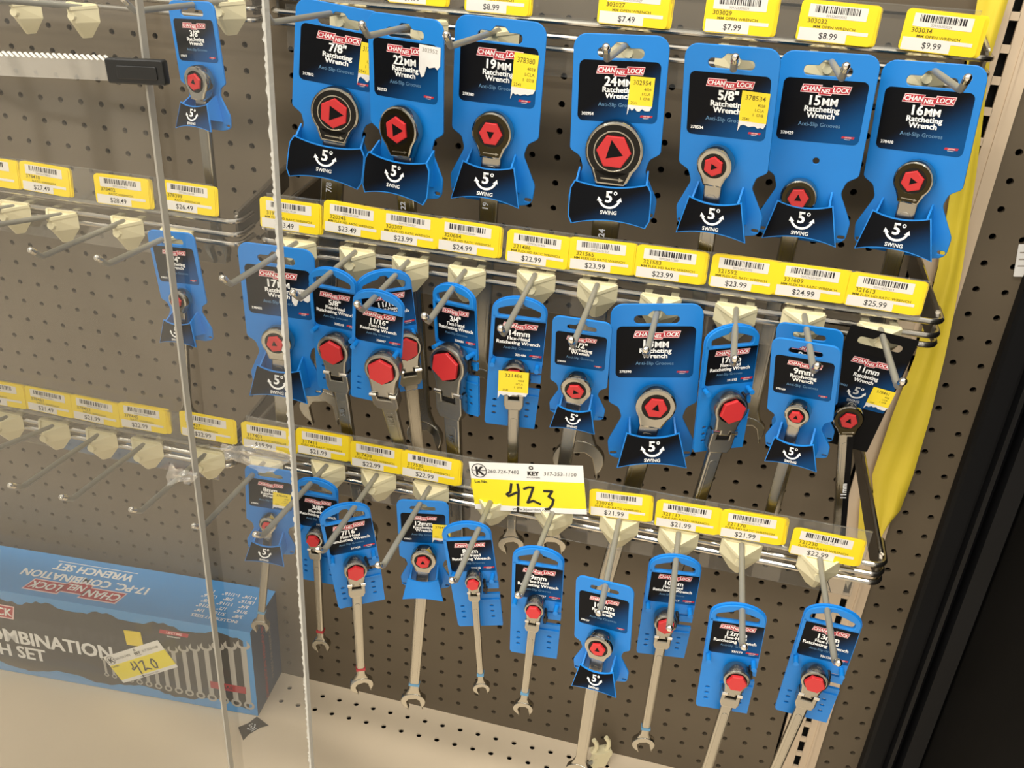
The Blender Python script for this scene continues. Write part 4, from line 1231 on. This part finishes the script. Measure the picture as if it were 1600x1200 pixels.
# ------------------------------------------------------------------ clear acrylic panels
for x1, y, m_edge, lab in ((-7.95, -13.9, EDGE, 'clear acrylic panel whose smooth grey edge runs down the left'), (-4.85, -13.45, FROST, 'clear acrylic panel with a rough frosted white cut edge')):
    mb = MB()
    x0, z0, z1, th = -43.0, -35.85, 9.0, 0.25
    mb.add([(x0, y, z0), (x1, y, z0), (x1, y, z1), (x0, y, z1)], [(0, 1, 2, 3)], ACRYL)
    if m_edge is FROST:
        # the saw left this edge ragged
        rnd = random.Random(5)
        k = 520
        vs, fs = [], []
        for i in range(k + 1):
            z = z0 + (z1 - z0) * i / k
            j1, j2 = rnd.random() ** 2 * 0.06, rnd.random() * 0.006
            vs += [(x1 - 0.05 - j1, y - 0.012, z), (x1 + j2, y + 0.0, z), (x1 + j2 * 0.5, y + th, z)]
        for i in range(k):
            a = 3 * i
            fs += [(a, a + 1, a + 4, a + 3), (a + 1, a + 2, a + 5, a + 4)]
        mb.add(vs, fs, m_edge)
    else:
        mb.add([(x1, y, z0), (x1, y + th, z0), (x1, y + th, z1), (x1, y, z1), (x1 - 0.05, y - 0.01, z0), (x1 - 0.05, y - 0.01, z1)], [(0, 1, 2, 3), (4, 0, 3, 5)], m_edge)
    o = mb.build('acrylic_panel', smooth=False)
    tag(o, lab, 'acrylic panel', 'clear acrylic panels')

# serrated strip with its black end cap, fixed to the panel's smooth edge
t = thing('serrated_strip', 'cloudy strip with white saw-tooth top and black rubber end cap on the acrylic', 'strip', (-7.25, -14.05, -1.07), Matrix.Rotation(math.radians(-3.2), 3, 'Y'))
mb = MB()
mb.box((-5.6, 0.0, 0.28), (8.2, 0.03, 0.50), FILM)
mb.build('blade', t, smooth=False)
mb = MB()
k = 46
vs, fs = [], []
for i in range(k):
    x = -1.5 - i * 0.165
    b = len(vs)
    vs += [(x, -0.02, 0.52), (x - 0.05, -0.02, 0.50), (x - 0.19, -0.02, 0.61), (x - 0.14, -0.02, 0.64)]
    fs.append((b, b + 3, b + 2, b + 1))
vs2 = [(p[0], 0.02, p[2]) for p in vs]
n = len(vs)
mb.add(vs + vs2, fs + [tuple(i + n for i in reversed(f)) for f in fs], TEETH)
o = mb.build('saw_teeth', t, smooth=False)
o['label'] = 'white saw-tooth edge'
mb = MB()
mb.plate([rrect(-1.62, -0.02, 0.0, 0.58, 0.07)], -0.12, 0.12, RUBBER, 0.04)
mb.plate([rrect(-1.3, 0.10, -0.18, 0.42, 0.05)], -0.15, -0.1, RUBBER, 0.02)
mb.build('end_cap', t)

# ------------------------------------------------------------------ boxed wrench set on the shelf
yaw = math.radians(4.6)
BX = Matrix.Rotation(yaw, 3, 'Z')
t = thing('tool_box_carton', 'blue and charcoal printed carton of a 17-piece combination wrench set on the shelf', 'box', (-13.25, -3.25, -35.87), BX)
LB, DB, HB = 20.6, 3.35, 5.9
mb = MB()
mb.add([(0, 0, 0), (-LB, 0, 0), (-LB, 0, HB), (0, 0, HB), (0, DB, 0), (-LB, DB, 0), (-LB, DB, HB), (0, DB, HB)], [(0, 3, 2, 1)], BOXBLUE)
mb.add([(0, 0, HB), (-LB, 0, HB), (-LB, DB, HB), (0, DB, HB)], [(0, 3, 2, 1)], BOXBLUE)
mb.add([(0, 0, 0), (0, DB, 0), (0, DB, HB), (0, 0, HB), (-LB, 0, 0), (-LB, DB, 0), (-LB, DB, HB), (-LB, 0, HB)], [(0, 1, 2, 3), (4, 7, 6, 5)], BOXEND)
mb.add([(0, DB, 0), (-LB, DB, 0), (-LB, DB, HB), (0, DB, HB), (0, 0, 0), (-LB, 0, 0)], [(0, 1, 2, 3), (0, 4, 5, 1)], BOXEND)
body = mb.build('carton', t, smooth=False)
# printed artwork, front
mb = MB()
rnd = random.Random(11)
up, dn = [], []
N = 70
for i in range(N + 1):
    x = -LB + 0.05 + (LB - 0.5) * i / N
    k = 0.25 * math.sin(i * 0.55) + 0.25 * rnd.random()
    up.append((x, HB - 0.45 - k * 0.7))
    dn.append((x, 0.45 + 0.2 * math.sin(i * 0.4 + 1) + 0.14 * rnd.random()))
mb.flat([dn + up[::-1]], -0.006, BOXBLK)
fx = lambda s: -LB + s
logo(mb, -16.3, 4.45, 5.4, -0.012)
mb.text('17-PC. COMBINATION', -7.95, 2.3, 1.28, -0.014, WHITE, 0.03, 'RIGHT', sx=0.92)
mb.text('WRENCH SET', -12.1, 1.25, 1.2, -0.014, WHITE, 0.03, 'RIGHT', sx=0.92)
warranty(mb, -4.3, 4.95, 1.6, -0.012)
for i in range(15):                                       # row of printed wrenches, larger to the right
    wd = 0.07 + 0.006 * i
    x = -8.6 + 0.435 * i + 0.0105 * i * i
    zb_ = 0.95 - 0.03 * i
    hgt = 1.15 + 0.225 * i
    mb.flat([[(x - wd, zb_ + 0.25), (x + wd, zb_ + 0.25), (x + wd, zb_ + hgt), (x - wd, zb_ + hgt)]], -0.012, BOXSIL)
    jl = [(x + p[0], zb_ + hgt - p[1] * 0.9 + 0.12) for p in jaw_loop(2.3 * wd)]
    mb.flat([jl], -0.013, BOXSIL)
    mb.flat([ngon(x, zb_ + 0.15, 2.0 * wd, 14), ngon(x, zb_ + 0.15, 1.1 * wd, 14)], -0.013, BOXSIL)
mb.flat([rrect(-2.55, 1.5, -0.55, 2.0, 0.03)], -0.016, BANDR)
mb.text('SAE', -1.55, 1.63, 0.34, -0.019, INK, 0.02)
o = mb.build('front_print', body, smooth=False)
# top print reads from the far side
mb = MB()
top = lambda p: (-10.1 - p[0], 1.62 - p[2], HB + 0.006 - p[1])
logo(mb, 0.0, 0.78, 5.2, 0.0, xf=top)
mb.text('17-PC. COMBINATION', 0.0, -0.30, 0.74, -0.002, WHITE, 0.03, xf=top)
mb.text('WRENCH SET', 0.0, -1.08, 0.74, -0.002, WHITE, 0.03, xf=top)
mb.box((0.0, -0.002, -1.26), (4.7, 0.001, 0.05), WHITE, top)
mb.text('INCLUDES 17 SIZES', -7.9, 0.95, 0.3, -0.002, WHITE, 0.02, xf=top)
for k in range(5):
    for j in range(3):
        mb.text(('1/4', '5/16', '3/8', '7/16', '1/2', '9/16', '5/8', '11/16', '3/4', '13/16', '7/8', '15/16', '1', '1-1/16', '1-1/4')[k * 3 + j] + '"', -6.9 - 1.05 * j, 0.55 - 0.38 * k, 0.34, -0.002, WHITE, 0.02, xf=top)
mb.build('top_print', body, smooth=False)
mb = MB()
end = lambda p: (0.006 - p[1], 1.7 + p[0], p[2])
mb.text('COMBINATION WRENCH SET', -0.25, 2.6, 0.42, 0.0, BANDR, 0.02, rot=math.radians(90), xf=end)
mb.text('17 PIECE SAE WRENCHES', 0.55, 2.6, 0.34, 0.0, GREYINK, 0.01, rot=math.radians(90), xf=end)
mb.build('end_print', body, smooth=False)
# yellow tape scrap on the box front
mb = MB()
mb.plate([[(-0.45, -0.55), (0.5, -0.5), (0.45, 0.5), (-0.5, 0.45)]], -0.02, 0.0, STICK)
o = mb.build('yellow_sticker', t, smooth=False)
o.location = Vector((-6.6, -0.012, 4.15)) * S


# ------------------------------------------------------------------ paper lot tags
def ribbon_stroke(mb, pts, w, y, m):
    for a, b in zip(pts[:-1], pts[1:]):
        d = Vector((b[0] - a[0], b[1] - a[1]))
        if d.length < 1e-5:
            continue
        n_ = Vector((-d.y, d.x)).normalized() * w / 2
        e_ = d.normalized() * w * 0.3
        q = [(a[0] - e_.x + n_.x, a[1] - e_.y + n_.y), (a[0] - e_.x - n_.x, a[1] - e_.y - n_.y), (b[0] + e_.x - n_.x, b[1] + e_.y - n_.y), (b[0] + e_.x + n_.x, b[1] + e_.y + n_.y)]
        mb.add([(p[0], y, p[1]) for p in q], [(0, 1, 2, 3)], m)


STROKES = {
    '4': [[(0.28, 0.98), (0.20, 0.62), (0.02, 0.50), (0.10, 0.42), (0.48, 0.60)], [(0.56, 0.98), (0.58, 0.7), (0.52, 0.3), (0.48, 0.02)], [(0.46, -0.10), (0.42, -0.32)]],
    '2': [[(0.0, 0.78), (0.22, 0.86), (0.42, 0.86), (0.28, 0.52), (0.10, 0.16), (0.36, 0.26), (0.66, 0.12)]],
    '3': [[(0.06, 0.72), (0.42, 0.72), (0.24, 0.48), (0.44, 0.34), (0.36, 0.10), (0.20, -0.08), (0.04, -0.10)]],
    '0': [[(0.3, 0.8), (0.1, 0.5), (0.15, 0.15), (0.35, 0.1), (0.5, 0.45), (0.42, 0.75), (0.3, 0.8)]],
}


def lot_tag(W, H, digits, bend):
    mb = MB()
    NX, NZ = 12, 10

    def fy(x, z):
        return -bend * math.sin(math.pi * x / W) * (0.3 + 0.7 * (1 - z / H)) - 0.12 * bend * math.sin(5 * x / W + 2)
    cuts = [0.0, 0.10, 0.155, 0.3, 0.45, 0.62, 0.655, 0.8, 0.9, 1.0]
    zs = [0.0, 0.11, 0.25, 0.40, 0.55, 0.655, 0.8, 0.9, 1.0]
    vs, fy_, fw_ = [], [], []
    for j, v in enumerate(zs):
        for i in range(NX + 1):
            x, z = W * i / NX, H * v
            vs.append((x, fy(x, z), z))
    for j in range(len(zs) - 1):
        for i in range(NX):
            k = j * (NX + 1) + i
            f = (k, k + 1, k + NX + 2, k + NX + 1)
            yel = 0.10 < (zs[j] + zs[j + 1]) / 2 < 0.655 and i > 0 or (0.10 < (zs[j] + zs[j + 1]) / 2 < 0.655 and i == 0)
            (fy_ if yel else fw_).append(f)
    mb.add(vs, fy_, LOTY)
    mb.add(vs, fw_, PAPER)
    mb.add([(p[0], p[1] + 0.012, p[2]) for p in vs], [tuple(reversed(f)) for f in fy_ + fw_], PAPER)
    xf = lambda p: (p[0], fy(p[0], p[2]) - 0.012 + p[1], p[2])
    u = W / 4.75
    c = (0.40 * u, H * 0.83)
    mb.flat([ngon(c[0], c[1], 0.33 * u, 28), ngon(c[0], c[1], 0.295 * u, 28)], 0, INK, xf)
    mb.text('K', c[0] + 0.02 * u, c[1] - 0.20 * u, 0.56 * u, 0, INK, 0.03, xf=xf)
    mb.box((c[0], 0, c[1] + 0.01 * u), (0.6 * u, 0.001, 0.03 * u), INK, xf)
    mb.text('260-724-7402', 1.42 * u, H * 0.79, 0.24 * u, 0, LOTINK, 0.0, xf=xf, shear=0.15)
    mb.text('KEY', 2.68 * u, H * 0.77, 0.27 * u, 0, INK, 0.05, xf=xf)
    mb.flat([ngon(2.62 * u, H * 0.925, 0.095 * u, 14), ngon(2.62 * u, H * 0.925, 0.05 * u, 14)], 0, INK, xf)
    mb.text('AUCTIONEERS', 2.68 * u, H * 0.715, 0.085 * u, 0, INK, 0.0, xf=xf)
    mb.text('317-353-1100', 3.78 * u, H * 0.78, 0.24 * u, 0, LOTINK, 0.0, xf=xf, shear=0.15)
    mb.text('Lot No.', 0.14 * u, H * 0.575, 0.18 * u, 0, INK, 0.02, 'LEFT', xf=xf)
    mb.text('www.kjauction.com', 2.45 * u, H * 0.03, 0.20 * u, 0, LOTINK, 0.0, xf=xf)
    x = 1.45 * u
    for d in digits:
        for st in STROKES[d]:
            tmp = MB()
            ribbon_stroke(tmp, [(x + p[0] * 0.95 * u, H * 0.13 + p[1] * 0.46 * H) for p in st], 0.105 * u, -0.004, INK)
            for f, mi_ in zip(tmp.f, tmp.m):
                mb.add([tmp.v[i] for i in f], [(0, 1, 2, 3)], INK, xf)
        x += 0.78 * u
    return mb.build('lot_tag', smooth=False)


o = lot_tag(4.12, 1.98, '423', 0.05)
tag(o, 'white and yellow paper lot tag handwritten 423, stuck over the lowest rack', 'lot tag', 'paper lot tags')
place(o, (-0.46, -8.16, -16.1), Matrix.Rotation(math.radians(-9.6), 3, 'Y'))
o = lot_tag(3.9, 1.92, '420', 0.03)
tag(o, 'white and yellow paper lot tag handwritten 420, on the carton front', 'lot tag', 'paper lot tags')
bx = BX @ Vector((-7.65, -0.05, 0.76))
place(o, Vector((-13.25, -3.25, -35.9)) + bx, BX @ Matrix.Rotation(math.radians(-29.7), 3, 'Y'))

# ------------------------------------------------------------------ things lying on the shelf
t = thing('loose_hook', 'fallen peg hook with ivory clip lying on the shelf near the pegboard', 'hook', (4.95, -0.95, -35.75), Matrix.Rotation(math.radians(30), 3, 'Z'))
mb = MB()
mb.box((0, 0, 0.32), (0.75, 0.5, 0.85), CLIP, lambda p: (p[0] + 0.3 * p[2], p[1], p[2]))
mb.box((0.1, 0, 0.78), (1.0, 0.55, 0.28), CLIP)
for s in (-1, 1):
    mb.tube([(s * 0.34, 0.0, 0.8), (s * 0.34 + 0.12, -0.05, 1.2), (s * 0.34 + 0.08, -0.05, 1.5), (s * 0.34 - 0.08, 0.0, 1.75)], 0.12, CLIP, 10)
mb.build('clip', t)
mb = MB()
mb.tube([(-0.3, 0.0, 0.1), (-3.0, -0.5, 0.0), (-5.4, -0.9, -0.02), (-5.55, -0.9, 0.1), (-5.6, -0.9, 0.4)], 0.11, ROD, 10)
mb.build('rod', t)

t = thing('torn_flap', 'small torn black swing flap lying flat on the shelf before the carton', 'card flap', (-13.2, -4.05, -35.86), Matrix.Rotation(math.radians(62), 3, 'Z') @ Matrix.Rotation(math.radians(-90), 3, 'X').inverted() if False else Matrix.Rotation(math.radians(58), 3, 'Z') @ Matrix.Rotation(math.radians(-84), 3, 'X'))
mb = MB()
mb.plate([[(-0.75, -0.45), (-0.35, -0.3), (0.35, -0.3), (0.75, -0.45), (0.55, 0.42), (0.0, 0.33), (-0.55, 0.42)]], -0.02, 0.0, FLAPBK, 0.005)
five(mb, 0.0, -0.02, 0.5, lambda x, z: -0.016)
mb.build('flap_sheet', t, smooth=False)

# crumpled bits of clear tape on the panels
TAPE = clear_mat('clear tape', (0.97, 0.97, 0.96, 1), 0.10, 2.5)
for cx, cy, cz, W, H, sd, lab in ((-6.0, -13.62, -11.8, 1.9, 0.7, 3, 'crumpled clear tape on the acrylic above the 8mm card'), (-8.3, -14.0, -12.75, 0.8, 0.6, 8, 'small wrinkled clear tape bit on the acrylic beside its smooth edge')):
    rnd = random.Random(sd)
    NX, NZ = 14, 9
    ph = [rnd.random() * 6 for _ in range(6)]
    vs, fs = [], []
    for j in range(NZ + 1):
        for i in range(NX + 1):
            u, v = i / NX - 0.5, j / NZ - 0.5
            y = -0.05 - 0.05 * (math.sin(9 * u + 5 * v + ph[0]) + math.sin(14 * v - 6 * u + ph[1]) + 0.6 * math.sin(23 * u + ph[2]) + rnd.random() * 0.6)
            x = u * W * (1 - 0.25 * math.sin(3 * v + ph[3])) + 0.25 * v
            z = v * H * (1 - 0.3 * math.sin(4 * u + ph[4]))
            vs.append((x, min(-0.006, y + 0.02), z))
    for j in range(NZ):
        for i in range(NX):
            k = j * (NX + 1) + i
            fs.append((k, k + 1, k + NX + 2, k + NX + 1))
    mb = MB()
    mb.add(vs, fs, TAPE)
    o = mb.build('clear_tape', angle=1.0)
    tag(o, lab, 'tape', 'clear tape scraps')
    place(o, (cx, cy, cz))

# dark stand across the aisle, seen mirrored in the acrylic
t = thing('metal_stand', 'dark metal stand with thin legs, seen only as a reflection in the acrylic', 'stand', (-88.5, -110, -42))
mb = MB()
mb.box((0, -4, 26), (26, 22, 1.2), POSTM)
mb.build('top', t)
for x, y in ((-6.0, 0), (5.4, 0), (-6.0, -12), (5.4, -12)):
    mb = MB()
    mb.tube([(x, y, 0.0), (x, y, 15.5), (x + (-2.6 if x < 0 else 0.6), y, 25.6)], 0.75, POSTM, 8)
    mb.build('leg', t)
mb = MB()
mb.tube([(-6.0, 0, 15.4), (5.4, 0, 14.8)], 0.6, POSTM, 8)
mb.tube([(-6.0, -12, 15.4), (5.4, -12, 14.8)], 0.6, POSTM, 8)
mb.tube([(-12.5, 0.3, 18.0), (-6.0, 0.3, 15.4)], 0.6, POSTM, 8)
mb.build('stretcher', t)
